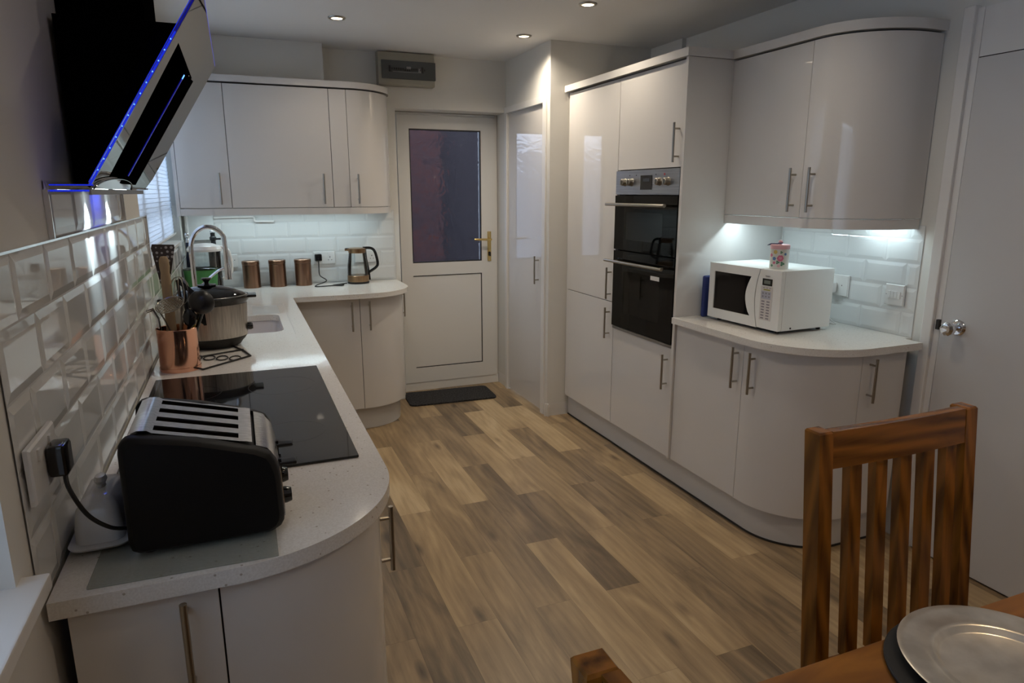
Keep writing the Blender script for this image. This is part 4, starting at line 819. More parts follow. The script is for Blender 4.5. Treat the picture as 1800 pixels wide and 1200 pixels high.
MB().lathe((-0.247, 2.602, 1.05), [(0.0, 0.258), (0.010, 0.256), (0.0155, 0.245), (0.0165, 0.22), (0.014, 0.20), (0.0165, 0.175), (0.0165, 0.0), (0.012, -0.06), (0.006, -0.12), (0, -0.121)], 20, sy=0.7).build('rod', 'woodut', u_)
u_ = thing('potato_masher', (-0.235, 2.55, 0.93), 'steel potato masher with round perforated head in the copper pot', 'kitchen utensil', 'utensils in the copper pot')
mb = MB(); c0 = Vector((-0.238, 2.535, 1.148)); ux = Vector((1, 0.0, 0.20)).normalized(); uy = Vector((0.0, 0.9, 0.45)).normalized()
un = ux.cross(uy)
import itertools
def grid_disc(mb, c, ux, uy, R, cell, hole, th):
    un = ux.cross(uy).normalized(); n_ = int(R / cell) + 1
    for d_ in (0, th):
        for i in range(-n_, n_ + 1):
            for j in range(-n_, n_ + 1):
                cx, cy = (i + (0.5 if j % 2 else 0)) * cell, j * cell * 0.87
                if math.hypot(cx, cy) > R - cell * 0.3: continue
                o_ = []; h_ = []
                for k in range(6):
                    a = math.radians(60 * k + 30); o_.append(mb._v(c + ux * (cx + cell * 0.578 * math.cos(a)) + uy * (cy + cell * 0.578 * math.sin(a)) + un * d_)); h_.append(mb._v(c + ux * (cx + hole * math.cos(a)) + uy * (cy + hole * math.sin(a)) + un * d_))
                for k in range(6): mb.bm.faces.new([o_[k], o_[(k + 1) % 6], h_[(k + 1) % 6], h_[k]])
grid_disc(mb, c0, ux, uy, 0.043, 0.0098, 0.0033, 0.0012)
mb.tube([c0 + ux * 0.045 * math.cos(t_ / 20 * 2 * math.pi) + uy * 0.045 * math.sin(t_ / 20 * 2 * math.pi) for t_ in range(20)], 0.002, 6, closed=True)
mb.build('perforated_head', 'steel', u_, 0)
MB().tube([c0 + ux * 0.04, c0 + ux * 0.034 - un * 0.05, (-0.225, 2.575, 1.0)], 0.0025, 6).tube([c0 - ux * 0.04, c0 - ux * 0.034 - un * 0.05, (-0.23, 2.575, 1.0)], 0.0025, 6).tube([(-0.228, 2.575, 1.02), (-0.228, 2.58, 0.92)], 0.004, 8).build('stem', 'steel', u_)
u_ = thing('slotted_turner', (-0.18, 2.59, 0.93), 'black slotted turner leaning right in the copper pot', 'kitchen utensil', 'utensils in the copper pot')
mb = MB()
ca, cb_ = Vector((-0.212, 2.60, 1.224)), Vector((-0.142, 2.60, 1.150)); e1 = (cb_ - ca).normalized(); e2 = Vector((0.05, 0.05, -1)).normalized()
def bar3(a, b, w, t_=0.0015):
    d_ = (b - a).normalized(); nn_ = d_.cross(Vector((0, 1, 0))).normalized() * w; tt = Vector((0, t_, 0))
    vs = [mb._v(p_) for p_ in (a + nn_ + tt, b + nn_ + tt, b - nn_ + tt, a - nn_ + tt, a + nn_ - tt, b + nn_ - tt, b - nn_ - tt, a - nn_ - tt)]
    for ii in ((0, 1, 2, 3), (7, 6, 5, 4), (0, 4, 5, 1), (1, 5, 6, 2), (2, 6, 7, 3), (3, 7, 4, 0)): mb.bm.faces.new([vs[i] for i in ii])
LN = 0.095
bar3(ca, cb_, 0.008); bar3(ca + e2 * LN, cb_ + e2 * LN * 0.9, 0.008)
for i in range(5):
    s = ca + (cb_ - ca) * (i / 4); bar3(s, s + e2 * LN, 0.005)
mb.build('slotted_blade', 'nylon', u_, 0); MB().tube([ca + (cb_ - ca) * 0.5 + e2 * LN, (-0.205, 2.58, 0.92)], 0.005, 8).build('handle', 'blackg', u_)
u_ = thing('ladle', (-0.15, 2.57, 0.93), 'black ladle with round bowl hanging out of the copper pot on the right', 'kitchen utensil', 'utensils in the copper pot')
mb = MB(); mb.setT(Matrix.Translation((-0.137, 2.545, 1.150)) @ Matrix.Rotation(math.radians(100), 4, 'X') @ Matrix.Rotation(math.radians(-22), 4, 'Y'))
mb.lathe((0, 0, 0), [(0.044 * math.sin(math.radians(a)), 0.036 * math.cos(math.radians(a))) for a in range(0, 91, 10)] + [(0.0425, -0.002)] + [(0.042 * math.sin(math.radians(a)), 0.034 * math.cos(math.radians(a))) for a in range(85, -1, -17)], 28)
mb.build('bowl', 'nylon', u_, 50); MB().tube([(-0.142, 2.56, 1.108), (-0.165, 2.575, 1.05), (-0.20, 2.585, 0.925)], 0.0065, 8).build('handle', 'blackg', u_)
u_ = thing('whisk', (-0.2, 2.6, 0.93), 'wire balloon whisk behind the slotted turner in the copper pot', 'kitchen utensil', 'utensils in the copper pot')
mb = MB()
for k in range(6):
    a = math.pi * k / 6; pts = []
    for i in range(13):
        t_ = i / 12 * math.pi; rr = 0.030 * math.sin(t_) ** 0.8; zz = 1.145 + 0.075 * (1 - math.cos(t_)) / 2
        pts.append((-0.205 + (0 if i in (0,) else 0), 2.60, zz))
    path = [(-0.208 + 0.032 * math.sin(math.radians(b_)) * math.cos(a), 2.60 + 0.032 * math.sin(math.radians(b_)) * math.sin(a), 1.135 + 0.10 * (1 + math.cos(math.radians(b_))) / 2) for b_ in range(-180, 181, 20)]
    mb.tube(path, 0.0011, 5)
mb.build('wires', 'steel', u_); MB().tube([(-0.208, 2.60, 1.137), (-0.225, 2.59, 0.93)], 0.006, 8).build('handle', 'steel', u_)
u_ = thing('tongs', (-0.27, 2.56, 0.93), 'shiny steel serving tool poking out left towards the tiles', 'kitchen utensil', 'utensils in the copper pot')
MB().tube([(-0.268, 2.56, 0.93), (-0.280, 2.55, 1.10), (-0.292, 2.53, 1.135), (-0.308, 2.49, 1.133)], [0.004, 0.005, 0.006, 0.0045], 8).build('shaft', 'chrome', u_)
u_ = thing('cooking_spoon', (-0.19, 2.56, 0.93), 'black cooking spoon low in the copper pot behind the masher', 'kitchen utensil', 'utensils in the copper pot')
MB().tube([(-0.205, 2.56, 0.93), (-0.185, 2.545, 1.075)], 0.006, 8).build('handle', 'blackg', u_); MB().lathe((-0.181, 2.540, 1.095), [(0, 0.035), (0.014, 0.028), (0.022, 0.008), (0.018, -0.018), (0.006, -0.03), (0, -0.031)], 18, sy=0.4).build('bowl', 'blackg', u_)
u_ = thing('slim_spatula', (-0.18, 2.60, 0.93), 'yellow handled utensil low in the copper pot beside the ladle', 'kitchen utensil', 'utensils in the copper pot')
MB().tube([(-0.19, 2.59, 0.93), (-0.170, 2.575, 1.09)], 0.0055, 8).build('handle', 'yellow', u_)

# ------------------------------------------------------------------ slow cooker on its trivet
cx, cy = -0.135, 2.93
tv = tag(MB().tube([(-0.155, 2.52, 0.9145), (0.005, 2.675, 0.9145), (-0.02, 2.78, 0.9145), (-0.08, 2.93, 0.9145), (-0.26, 2.93, 0.9145), (-0.28, 2.72, 0.9145)], 0.0035, 6, closed=True).build('wire_trivet', 'black'), 'black curly wire trivet on the worktop under the slow cooker', 'trivet')
mb = MB()
for i in range(5):
    x = -0.05 - i * 0.045; y = 2.66 + i * 0.02; mb.tube([(x + 0.02 * math.cos(t_), y + 0.035 * math.sin(t_), 0.9135) for t_ in [k * math.pi / 6 for k in range(12)]], 0.0025, 5, closed=True)
mb.tube([(-0.24, 2.70, 0.914), (-0.02, 2.80, 0.914)], 0.003, 6).build('scrolls', 'black', tv)
sc = thing('slow_cooker', (cx, cy, 0.918), 'oval stainless steel slow cooker with glass lid behind the copper pot', 'slow cooker')
S = dict(n=48, sx=1.0, sy=0.80)
MB().lathe((cx, cy, 0.918), [(0, 0), (0.110, 0), (0.118, 0.012), (0.128, 0.022), (0.137, 0.036)], **S).build('base_ring', 'black', sc)
MB().lathe((cx, cy, 0.918), [(0.137, 0.036), (0.139, 0.05), (0.142, 0.10), (0.145, 0.168), (0.138, 0.17)], **S).build('housing', 'steel_b', sc)
MB().lathe((cx, cy, 0.918), [(0.138, 0.160), (0.146, 0.172), (0.158, 0.190), (0.160, 0.198), (0.153, 0.201), (0.142, 0.196), (0.128, 0.16)], **S).box(cx + 0.145, cx + 0.182, cy - 0.04, cy + 0.04, 1.106, 1.117, 0.004).box(cx - 0.180, cx - 0.145, cy - 0.04, cy + 0.04, 1.106, 1.117, 0.004).build('crock_rim', 'blackg', sc)
ld_ = MB().lathe((cx, cy, 1.115), [(0.147, 0.002), (0.138, 0.010), (0.10, 0.028), (0.05, 0.040), (0.0, 0.043)], **S).build('lid', 'lid_glass', sc)
MB().lathe((cx, cy, 1.115), [(0.147, -0.001), (0.150, 0.001), (0.147, 0.004), (0.143, 0.004)], **S).build('lid_rim', 'steel', ld_)
MB().lathe((cx, cy, 1.157), [(0.0, -0.001), (0.034, 0.0), (0.036, 0.005), (0.016, 0.008), (0.008, 0.012), (0.010, 0.018), (0.020, 0.027), (0.018, 0.032), (0, 0.034)], 24).build('lid_knob', 'blackg', ld_)
MB().lathe((cx + 0.1395, cy - 0.01, 0.985), [(0.015, 0.0), (0.015, 0.012), (0.012, 0.020), (0.0, 0.021)], 20, axis='x').build('dial', 'blackg', sc)
for a in (45, 135, 225, 315): MB().cyl((cx + 0.085 * math.cos(math.radians(a)), cy + 0.07 * math.sin(math.radians(a)), 0.9182), 0.010, 0.006, 10).build('foot', 'black', sc)

# ------------------------------------------------------------------ tap
fy = 3.42
tp = thing('kitchen_tap', (-0.207, fy, 0.91), 'tall chrome swan-neck tap with pull-down spout at the sink', 'tap')
path = [(-0.207, fy, 0.912), (-0.207, fy, 1.25)] + [(-0.130 - 0.077 * math.cos(math.radians(a)), fy, 1.27 + 0.098 * math.sin(math.radians(a))) for a in range(5, 160, 12)] + [(-0.062, fy, 1.25), (-0.066 + 0.004, fy, 1.195)]
MB().tube(path, 0.0105, 14).build('neck', 'chrome', tp)
MB().tube([(-0.062, fy, 1.20), (-0.060, fy, 1.178), (-0.060, fy, 1.122)], [0.0125, 0.0145, 0.0165], 16).build('spray_head', 'chrome', tp)
MB().tube(bez([(-0.062, fy, 1.176), (-0.10, fy, 1.165), (-0.15, fy, 1.125), (-0.198, fy, 1.08)], 6), 0.006, 8).build('support_arm', 'chrome', tp)
MB().cyl((-0.207, fy, 0.9105), 0.026, 0.05, 20, bev=0.004).build('tap_base', 'chrome', tp)

# ------------------------------------------------------------------ canisters, kettle
can_lab = ['leftmost of the three lidded copper canisters against the far tiles', 'middle of the three lidded copper canisters against the far tiles', 'copper canister beside the black kettle plug, rightmost of three']
proto = None
for i, x in enumerate((0.058, 0.221, 0.384)):
    if proto is None:
        proto = thing('storage_canister', (x, 4.705, 0.91), can_lab[0], 'canister', 'copper canisters')
        MB().lathe((x, 4.705, 0.9105), [(0, 0), (0.052, 0), (0.0535, 0.002), (0.0535, 0.150), (0.050, 0.151), (0.0, 0.151)], 36).build('body', 'copper_b', proto)
        MB().lathe((x, 4.705, 0.9105), [(0.0, 0.152), (0.054, 0.152), (0.055, 0.154), (0.055, 0.172), (0.052, 0.1755), (0, 0.1757)], 36).build('lid', 'copper_b', proto)
    else:
        c = copy_tree(proto); c.location = (x, 4.705, 0.91); c['label'] = can_lab[i]
kx, ky = 0.742, 4.665
kt = thing('kettle', (kx, ky, 0.91), 'glass kettle with bronze base, lid and black handle on the far worktop', 'kettle')
MB().lathe((kx, ky, 0.9105), [(0, 0), (0.070, 0), (0.074, 0.003), (0.074, 0.011), (0.070, 0.013), (0.0, 0.013)], 36).build('power_base', 'black', kt)
MB().lathe((kx, ky, 0.9245), [(0, 0), (0.072, 0), (0.073, 0.003), (0.072, 0.040), (0.070, 0.042), (0.0, 0.042)], 36).build('metal_base', 'bronze', kt)
MB().lathe((kx, ky, 0.9245), [(0.070, 0.042), (0.071, 0.06), (0.066, 0.12), (0.056, 0.195), (0.054, 0.200)], 36).build('glass_body', 'kettle_glass', kt)
MB().lathe((kx, ky, 1.118), [(0.056, 0.0), (0.058, 0.004), (0.058, 0.030), (0.050, 0.034), (0.0, 0.036)], 36).prism([(kx - 0.052, ky - 0.018), (kx - 0.082, ky - 0.003), (kx - 0.082, ky + 0.003), (kx - 0.052, ky + 0.018)], 1.134, 1.150).build('lid', 'bronze', kt)
MB().box(kx - 0.078, kx - 0.055, ky - 0.010, ky + 0.010, 1.143, 1.1515, 0.002).build('spout_tip', 'black', kt)
MB().tube(bez([(kx + 0.040, ky, 1.149), (kx + 0.095, ky, 1.147), (kx + 0.122, ky, 1.120), (kx + 0.138, ky, 1.045), (kx + 0.125, ky, 1.015), (kx + 0.078, ky, 0.985)], 6), 0.0095, 10).tube(bez([(kx + 0.056, ky, 1.145), (kx + 0.060, ky, 1.08), (kx + 0.073, ky, 1.00), (kx + 0.079, ky, 0.93)], 6), 0.007, 8).build('handle', 'blackg', kt)
mb = MB()
for i in range(5):
    mb.box(kx - 0.012, kx - 0.004, ky - 0.0715 + i * 0.0025, ky - 0.0710 + i * 0.0025, 0.99 + i * 0.022, 0.993 + i * 0.022).box(kx + 0.010, kx + 0.018, ky - 0.0715 + i * 0.0025, ky - 0.0710 + i * 0.0025, 0.99 + i * 0.022, 0.993 + i * 0.022)
mb.build('water_gauge_marks', 'white_pl', kt)

# ------------------------------------------------------------------ things in the sink corner
jg = thing('water_filter_jug', (-0.225, 4.50, 0.91), 'clear filter jug with white arched lid and handle behind the tap', 'jug')
jx, jy = -0.200, 4.50
MB().lathe((jx, jy, 0.911), [(0, 0), (0.068, 0), (0.072, 0.004), (0.082, 0.27), (0.080, 0.27), (0.070, 0.006), (0, 0.006)], 32, sx=1.1).build('jug_body', 'kettle_glass', jg)
MB().lathe((jx, jy, 1.18), [(0.093, -0.006), (0.095, 0.006), (0.085, 0.024), (0.05, 0.038), (0, 0.042)], 32, sx=1.05).tube(bez([(jx + 0.07, jy, 1.20), (jx + 0.125, jy, 1.180), (jx + 0.142, jy, 1.12), (jx + 0.138, jy, 1.04), (jx + 0.09, jy, 1.0)], 6), 0.011, 10).build('lid_and_handle', 'white_pl', jg)
MB().cyl((jx, jy, 0.918), 0.066, 0.15, 28).build('water', mat('blue_grey_filter', (0.20, 0.26, 0.30), 0.3), jg)
gb = thing('green_storage_tub', (-0.225, 4.34, 0.91), 'green tub with clear rim in front of the filter jug', 'tub')
MB().lathe((-0.225, 4.35, 0.911), [(0, 0), (0.072, 0), (0.080, 0.01), (0.094, 0.17), (0.088, 0.17), (0.074, 0.014), (0, 0.014)], 32, sy=0.7).build('tub', 'green_pl', gb)
MB().lathe((-0.225, 4.35, 1.083), [(0.0, 0.012), (0.06, 0.011), (0.090, 0.004), (0.096, 0.0), (0.096, -0.006)], 32, sy=0.7).build('lid', 'lid_glass', gb)
bt = thing('soap_bottle', (-0.165, 4.60, 0.91), 'dark pump bottle with cream cap behind the filter jug', 'bottle')
MB().lathe((-0.150, 4.62, 0.911), [(0, 0), (0.032, 0), (0.034, 0.006), (0.034, 0.25), (0.020, 0.285), (0.014, 0.30), (0.014, 0.315), (0, 0.315)], 20).build('bottle', 'black', bt)
MB().lathe((-0.150, 4.62, 1.226), [(0.012, 0), (0.020, 0.006), (0.020, 0.022), (0.013, 0.03), (0.014, 0.050), (0, 0.052)], 16).box(-0.142, -0.105, 4.612, 4.628, 1.232, 1.243, 0.003).build('pump_head', 'black', bt)
MB().cyl((-0.150, 4.62, 1.279), 0.016, 0.010, 16, bev=0.002).build('cap', 'ceramic', bt)
bs = thing('bottle_stopper', (-0.30, 4.62, 0.91), 'slim dark blue bottle topped by a chrome ball stopper in the corner', 'bottle')
MB().lathe((-0.296, 4.60, 0.911), [(0, 0), (0.017, 0), (0.017, 0.22), (0.010, 0.25), (0.010, 0.31), (0, 0.31)], 16).build('bottle', mat('dark_blue_glass', (0.01, 0.015, 0.05), 0.1), bs)
MB().lathe((-0.296, 4.60, 1.221), [(0, 0), (0.011, 0), (0.009, 0.02), (0.005, 0.026), (0.012, 0.034), (0.015, 0.046), (0.011, 0.057), (0, 0.061)], 16).build('stopper', 'chrome', bs)
tag(MB().tube([(-0.14, 4.765, 1.364), (0.095, 4.765, 1.367), (0.103, 4.765, 1.362), (0.104, 4.765, 1.342), (0.112, 4.765, 1.336), (0.225, 4.765, 1.336)], 0.0075, 10).build('pipe', 'trim'), 'white cranked pipe on the tiles just under the far wall cabinets', 'pipe', kind='thing')
tag(MB().tube([(-0.300, 4.755, 0.912), (-0.300, 4.755, 1.384)], 0.011, 12).build('pipe', 'trim'), 'white upright pipe in the corner beside the sink window', 'pipe', kind='thing')
tag(MB().box(-0.29, -0.142, 4.752, YF - 0.009, 1.225, 1.385).build('tiled_boxing', 'tile', smooth=0), 'small white boxed-in section of tiling above the filter jug', 'tiles', kind='thing')

# ------------------------------------------------------------------ fuse box
fb = thing('fuse_box', (1.14, 4.74, 2.222), 'grey wall-mounted fuse box with smoked cover above the back door', 'fuse box')
gm = mat('fusebox_grey_beige', (0.34, 0.32, 0.26), 0.5)
MB().prism_ax([(YF - 0.0005, 2.224), (4.705, 2.224), (4.700, 2.235), (4.700, 2.375), (4.712, 2.432), (YF - 0.0005, 2.436)], 0.948, 1.332, 'x').build('housing', gm, fb, 0)
MB().box(0.968, 1.336, 4.688, 4.6995, 2.262, 2.378, 0.003).build('smoked_cover', mat('smoked_cover', (0.075, 0.08, 0.08), 0.25), fb)
mb = MB(); mbs = MB()
for i in range(17):
    if i in (0, 15): mb.box(1.015 + i * 0.0148, 1.028 + i * 0.0148, 4.6862, 4.688, 2.305, 2.345)
    else: mb.box(1.018 + i * 0.0148, 1.026 + i * 0.0148, 4.6862, 4.688, 2.318 - (0.006 if 6 < i < 10 else 0), 2.332 - (0.006 if 6 < i < 10 else 0))
mb.build('breaker_switches', 'black', fb, 0)
MB().box(1.135, 1.165, 4.6862, 4.688, 2.327, 2.342).box(1.215, 1.235, 4.6862, 4.688, 2.31, 2.334).box(1.04, 1.24, 4.6865, 4.688, 2.306, 2.309).build('breaker_labels', mat('grey_label', (0.2, 0.2, 0.2), 0.5), fb, 0)

# ------------------------------------------------------------------ microwave
mw = thing('microwave', (2.29, 2.43, 0.91), 'white microwave with black door window on the right worktop', 'microwave')
TM = Matrix.Translation((2.141, 2.212, 0)) @ Matrix.Rotation(math.radians(2.6), 4, 'Z')
# local: x = depth into the room wall (0..0.33), y = width (0..0.452)
mz0, mz1 = 0.925, 1.190; MWd = 0.318; MWw = 0.452
MB().setT(TM).box(0.022, MWd, 0.002, MWw - 0.002, mz0, mz1, 0.004).build('casing', 'micro', mw)
fd = MB().setT(TM); iy0, iy1 = 0.182, 0.418; iz0, iz1 = mz0 + 0.045, mz1 - 0.040
inner = [(iy1, iz0), (iy1, iz1), (iy0 - 0.005, iz1)] + [(iy0 - 0.005 + 0.030 * math.sin(math.pi * k / 10), iz1 - (iz1 - iz0) * k / 10) for k in range(1, 10)] + [(iy0 - 0.010, iz0)]
outer_ = [(MWw, mz0), (MWw, mz1), (0.128, mz1)] + [(0.128 + 0.022 * math.sin(math.pi * k / 10), mz1 - (mz1 - mz0) * k / 10) for k in range(1, 10)] + [(0.128, mz0)]
bm = fd.bm; T_ = TM
vo = [bm.verts.new(T_ @ Vector((0.0, a, b))) for a, b in outer_]; vi = [bm.verts.new(T_ @ Vector((0.0, a, b))) for a, b in inner]
n_ = len(vo)
for i in range(n_): bm.faces.new([vo[i], vo[(i + 1) % n_], vi[(i + 1) % n_], vi[i]])
vob = [bm.verts.new(T_ @ Vector((0.021, a, b))) for a, b in outer_]; vib = [bm.verts.new(T_ @ Vector((0.006, a, b))) for a, b in inner]
for i in range(n_): bm.faces.new([vo[i], vob[i], vob[(i + 1) % n_], vo[(i + 1) % n_]]); bm.faces.new([vi[i], vi[(i + 1) % n_], vib[(i + 1) % n_], vib[i]])
dr = fd.build('door', 'micro', mw, 25)
wn_ = MB().setT(TM); vs = [wn_._v((0.005, a, b)) for a, b in inner]; wn_.bm.faces.new(vs); wn_.build('door_window', 'hob', dr, 0)
cpn = MB().setT(TM); pts = [(0.0, mz0), (0.0, mz1)] + [(outer_[2 + k][0] - 0.004, outer_[2 + k][1]) for k in range(0, 11)] + [(0.124, mz0)]
seen = []; 
pts = [(0.002, mz0 + 0.002), (0.002, mz1 - 0.001), (0.124, mz1 - 0.001)] + [(0.124 + 0.022 * math.sin(math.pi * k / 10), mz1 - (mz1 - mz0) * k / 10) for k in range(1, 10)] + [(0.124, mz0 + 0.002)]
lo = [cpn._v((0.001, a, b)) for a, b in pts]; hi = [cpn._v((0.021, a, b)) for a, b in pts]; cpn.bm.faces.new(lo)
for i in range(len(lo)): cpn.bm.faces.new([lo[i], lo[(i + 1) % len(lo)], hi[(i + 1) % len(lo)], hi[i]])
cp = cpn.build('control_panel', 'micro', mw, 25)
def mwb(name, mt_, y0, y1, z0, z1, x=0.0): return MB().setT(TM).box(x - 0.0006, x + 0.0012, y0, y1, z0, z1).build(name, mt_, cp, 0)
mwb('display', 'blackg', 0.052, 0.108, 1.120, 1.150); mwb('display_digits', mat('lcd_grey', (0.16, 0.18, 0.16), 0.3), 0.062, 0.098, 1.127, 1.143, -0.0006)
mwb('touch_sheet', 'btn_white', 0.046, 0.114, 0.965, 1.116, 0.0003)
mwb('yellow_legend', 'btn_yellow', 0.060, 0.098, 1.098, 1.104, -0.0002); mwb('key_block', 'grey_btn', 0.054, 0.110, 1.060, 1.094, -0.0002)
mb = MB().setT(TM)
for r_ in range(2):
    for c in range(3): mb.box(-0.0010, 0.0, 0.060 + c * 0.018, 0.068 + c * 0.018, 1.068 + r_ * 0.014, 1.074 + r_ * 0.014)
for r_ in range(7):
    for c in range(2): mb.box(-0.0006, 0.0005, 0.058 + c * 0.030, 0.076 + c * 0.030, 1.046 - r_ * 0.0125, 1.0515 - r_ * 0.0125)
for c in range(3): mb.box(-0.0006, 0.0005, 0.056 + c * 0.018, 0.066 + c * 0.018, 1.108, 1.111)
mb.build('key_symbols', 'btn_ink', cp, 0)
tcv = bpy.data.curves.new('brand_lettering', 'FONT'); tcv.body = 'SHARP'; tcv.size = 0.0095; tcv.extrude = 0.0003; tcv.align_x = 'CENTER'
to = bpy.data.objects.new('tmp', tcv); COL.objects.link(to); bpy.context.view_layer.update()
me = bpy.data.meshes.new_from_object(to); bpy.data.objects.remove(to); me.materials.append(M['btn_ink'])
RT = TM @ Matrix.Translation((-0.0004, 0.080, 1.158)) @ Matrix(((0, 0, -1, 0), (-1, 0, 0, 0), (0, 1, 0, 0), (0, 0, 0, 1)))
me.transform(Matrix.Translation(-ORG[mw]) @ RT); lt = bpy.data.objects.new('brand_lettering', me); COL.objects.link(lt); lt.parent = cp; ORG[lt] = ORG[mw]
MB().setT(TM).box(0.03, 0.30, 0.03, 0.42, 0.9185, 0.9255).build('underside', 'black', mw, 0)
for a, b in ((0.04, 0.04), (0.04, 0.41), (0.29, 0.04), (0.29, 0.41)): MB().setT(TM).cyl((a, b, 0.9105), 0.010, 0.009, 12).build('foot', 'black', mw)
MB().setT(TM).cyl((0.075, -0.0008, 0.936), 0.004, 0.003, 10, 'y').build('side_screw', 'gap', mw)
# floral tin
tn_ = thing('floral_tin', (2.215, 2.30, 1.190), 'small cream floral tin with ribbon-tied lid on top of the microwave', 'tin')
fx, fyy = 2.215, 2.315; fr_ = 0.040
MB().lathe((fx, fyy, 1.1905), [(0, 0), (fr_ - 0.001, 0), (fr_, 0.002), (fr_, 0.086), (0, 0.086)], 36).build('body', 'tin', tn_)
ldd = MB().lathe((fx, fyy, 1.277), [(0, 0), (fr_ + 0.001, 0), (fr_ + 0.0015, 0.002), (fr_ + 0.0015, 0.016), (fr_ - 0.002, 0.019), (0, 0.019)], 36).build('lid', 'pinkpale', tn_)
MB().lathe((fx, fyy, 1.296), [(0.006, 0), (0.005, 0.005), (0.010, 0.011), (0.007, 0.018), (0, 0.020)], 14).build('lid_knob', 'pinkpale', ldd)
MB().tube([(fx - 0.002, fyy + 0.006, 1.299), (fx - 0.02, fyy + 0.035, 1.296), (fx - 0.025, fyy + 0.052, 1.290)], [0.002, 0.004, 0.001], 6).lathe((fx, fyy, 1.300), [(0.009, 0), (0.011, 0.002), (0.009, 0.004)], 12).build('ribbon', 'navyrib', ldd)
def flower(mat_, ang, z, R, petals):
    mb = MB()
    for k in range(petals):
        a = 2 * math.pi * k / petals; cu, cz = R * 0.55 * math.cos(a), R * 0.55 * math.sin(a); vs = []
        for j in range(8):
            b_ = 2 * math.pi * j / 8; uu = cu + R * 0.5 * math.cos(b_); zz = cz + R * 0.5 * math.sin(b_); th = math.radians(ang) + uu / fr_
            vs.append(mb._v((fx + (fr_ + 0.0003 + 0.00005 * k) * math.cos(th), fyy + (fr_ + 0.0003 + 0.00005 * k) * math.sin(th), z + zz)))
        mb.bm.faces.new(vs)
    return mb
for nm, mt_, an, z, R, pt in (('rose_print', 'pink', 232, 1.238, 0.014, 6), ('rose_heart_print', 'pinkpale', 232, 1.239, 0.0065, 5), ('leaf_print', 'leaf', 246, 1.214, 0.010, 3), ('leaf_print', 'leaf', 218, 1.220, 0.008, 3), ('blue_flower_print', 'bluep', 195, 1.236, 0.008, 5), ('rose_print', 'pink', 196, 1.218, 0.006, 5), ('yellow_flower_print', 'yellowp', 200, 1.265, 0.009, 5), ('leaf_print', 'leaf', 236, 1.264, 0.006, 3), ('rose_print', 'pinkpale', 225, 1.205, 0.007, 5), ('blue_flower_print', 'bluep', 262, 1.256, 0.006, 5), ('leaf_print', 'leaf', 180, 1.205, 0.006, 4), ('rose_print', 'pink', 170, 1.25, 0.008, 5)):
    flower(mt_, an, z, R, pt).build(nm, mt_, tn_, 0)
tag(MB().box(2.12, 2.34, 2.700, 2.722, 0.9105, 1.118, 0.010, 3).build('oven_glove', 'blue'), 'navy blue folded pad tucked between oven cabinet and microwave', 'oven glove')

# ------------------------------------------------------------------ doormat
mb = MB(); mb.setT(Matrix.Translation((1.395, 4.72, 0.0)) @ Matrix.Rotation(math.radians(-3), 4, 'Z'))
mb.prism(rrect(-0.33, 0.33, -0.165, 0.165, 0.04), 0.0008, 0.012); tag(mb.build('doormat', 'doormat', smooth=25), 'dark speckled doormat on the floor in front of the back door', 'doormat')

# ------------------------------------------------------------------ table, place setting, chairs
tb = thing('dining_table', (1.35, 0.28, 0), 'honey-coloured wooden dining table at the front edge of the room', 'table')
MB().box(0.52, 2.15, -0.16, 0.710, 0.730, 0.760, 0.003).build('tabletop', 'table', tb)
MB().box(0.58, 2.09, 0.63, 0.65, 0.65, 0.7295).box(0.58, 2.09, -0.10, -0.08, 0.65, 0.7295).box(0.58, 0.60, -0.08, 0.63, 0.65, 0.7295).box(2.07, 2.09, -0.08, 0.63, 0.65, 0.7295).build('apron', 'chairh', tb, 0)
for x in (0.60, 1.99):
    for y in (-0.078, 0.548): MB().box(x, x + 0.08, y, y + 0.08, 0.0005, 0.7295, 0.003).build('leg', 'chair', tb)
tag(MB().lathe((1.066, 0.556, 0.7605), [(0, 0), (0.168, 0), (0.170, 0.002), (0.170, 0.006), (0.168, 0.008), (0, 0.008)], 64).build('placemat', 'slate'), 'round black placemat under the silver charger plate', 'placemat')
tag(MB().lathe((1.090, 0.560, 0.7690), [(0, 0.0), (0.100, 0.0), (0.104, 0.002), (0.109, 0.009), (0.113, 0.0115), (0.118, 0.0095), (0.150, 0.012), (0.163, 0.0135), (0.164, 0.0145), (0.162, 0.0155), (0.150, 0.0142), (0.119, 0.0118), (0.1135, 0.0142), (0.108, 0.0112), (0.102, 0.0042), (0.099, 0.0024), (0, 0.0024)], 96).build('charger_plate', 'plate', smooth=60), 'round silver charger plate with raised inner ring on the table', 'plate')

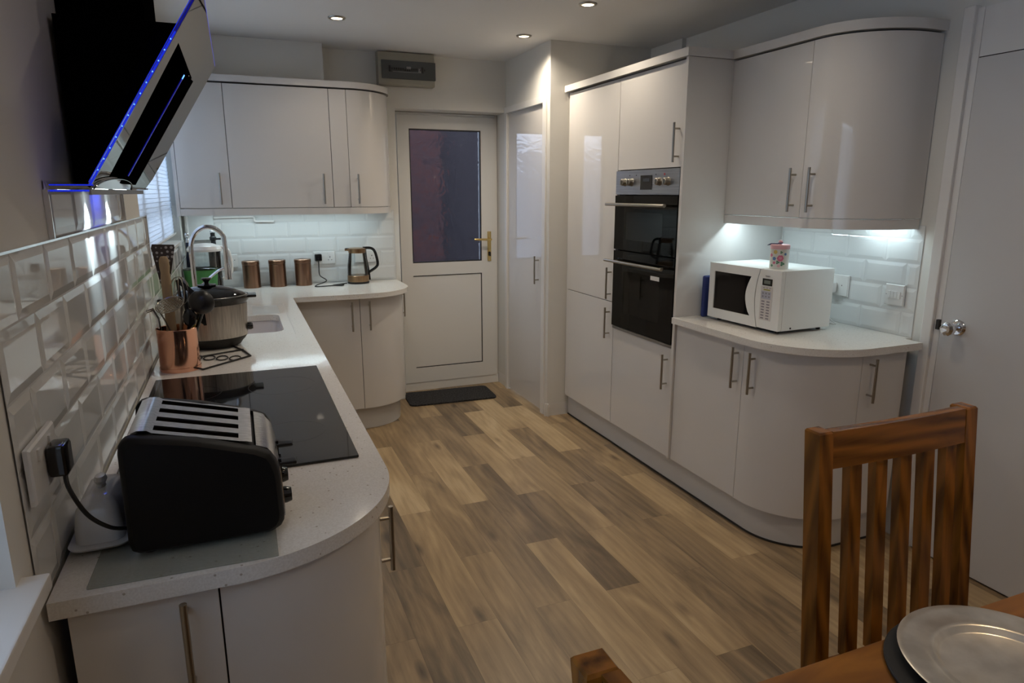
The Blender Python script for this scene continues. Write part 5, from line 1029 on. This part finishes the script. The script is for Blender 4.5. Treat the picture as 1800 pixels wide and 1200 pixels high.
def chair_build():
    # local frame: origin at floor under the seat centre; front faces -y; back posts at y ~ 0.2
    t_ = thing('dining_chair', (0, 0, 0), '', 'chair', 'slat-backed dining chairs')
    W_ = 0.238; slope = 0.10; zt = 1.043; yb0 = 0.0   # front face of the back at the top = y 0
    def yb(z): return -(zt - max(z, 0.45)) * slope - (0 if z >= 0.45 else (z - 0.45) * 0.12)
    def post(x0, x1):
        mb = MB(); lv = [0.0, 0.45, 1.02, 1.039, 1.043]; rings = []
        for z in lv:
            i_ = 0.003 if z in (1.043,) else 0
            y = yb(z); rings.append([mb._v(p_) for p_ in ((x0 + i_, y + i_, z + 0.0006), (x1 - i_, y + i_, z + 0.0006), (x1 - i_, y + 0.04 - i_, z + 0.0006), (x0 + i_, y + 0.04 - i_, z + 0.0006))])
        mb.bm.faces.new(rings[0]); mb.bm.faces.new(rings[-1])
        for A, B in zip(rings, rings[1:]):
            for k in range(4): mb.bm.faces.new([A[k], A[(k + 1) % 4], B[(k + 1) % 4], B[k]])
        return mb
    post(-W_, -W_ + 0.037).build('back_post', 'chair', t_, 0); post(W_ - 0.037, W_).build('back_post', 'chair', t_, 0)
    def rail(z0, z1, th=0.022, bow=-0.006, top=False):
        mb = MB(); n_ = 12; rings = []
        for i in range(n_ + 1):
            x = -W_ + 0.0373 + (2 * W_ - 0.0746) * i / n_; s = math.sin(math.pi * i / n_); dy = bow * s; dz = 0
            ring_ = []
            for z, o_ in ((z0, 0), (z1 + dz, 0), (z1 + dz, th), (z0, th)): ring_.append(mb._v((x, yb(z) + 0.001 + dy + o_, z)))
            rings.append(ring_)
        mb.bm.faces.new(rings[0]); mb.bm.faces.new(rings[-1])
        for A, B in zip(rings, rings[1:]):
            for k in range(4): mb.bm.faces.new([A[k], A[(k + 1) % 4], B[(k + 1) % 4], B[k]])
        return mb
    rail(0.964, 1.0425, top=True).build('top_rail', 'chairh', t_, 30); rail(0.475, 0.53).build('lower_rail', 'chairh', t_, 30)
    for i in range(5):
        x = -0.147 + i * 0.0735; mb = MB(); s = math.sin(math.pi * (x + 0.016 + 0.2075) / 0.415) * -0.004; rings = []
        for z in (0.5305, 0.9635): y = yb(z) + 0.007 + s; rings.append([mb._v(p_) for p_ in ((x, y, z), (x + 0.034, y, z), (x + 0.034, y + 0.020, z), (x, y + 0.020, z))])
        mb.bm.faces.new(rings[0]); mb.bm.faces.new(rings[1])
        for k in range(4): mb.bm.faces.new([rings[0][k], rings[0][(k + 1) % 4], rings[1][(k + 1) % 4], rings[1][k]])
        mb.build('back_slat', 'chair', t_, 0)
    MB().box(-W_ + 0.005, W_ - 0.005, -0.50, -0.062, 0.430, 0.452, 0.004).build('seat', 'chairh', t_)
    for x in (-W_ + 0.01, W_ - 0.05): MB().box(x, x + 0.04, -0.485, -0.445, 0.0006, 0.4295, 0.002).build('front_leg', 'chair', t_)
    MB().box(-W_ + 0.052, W_ - 0.052, -0.475, -0.455, 0.37, 0.4295).box(-W_ + 0.016, -W_ + 0.034, -0.444, -0.062, 0.37, 0.4295).box(W_ - 0.034, W_ - 0.016, -0.444, -0.062, 0.37, 0.4295).build('seat_frame', 'chairh', t_, 0)
    return t_
ch = chair_build(); ch.location = (1.297, 0.955, 0); ch['label'] = 'dark wooden slat-back dining chair tucked under the far side of the table'
c2 = copy_tree(ch); c2.location = (0.329, 0.314, 0); c2.rotation_euler = (0, 0, math.pi / 2); c2['label'] = 'wooden dining chair of which only a top corner shows at the bottom edge'
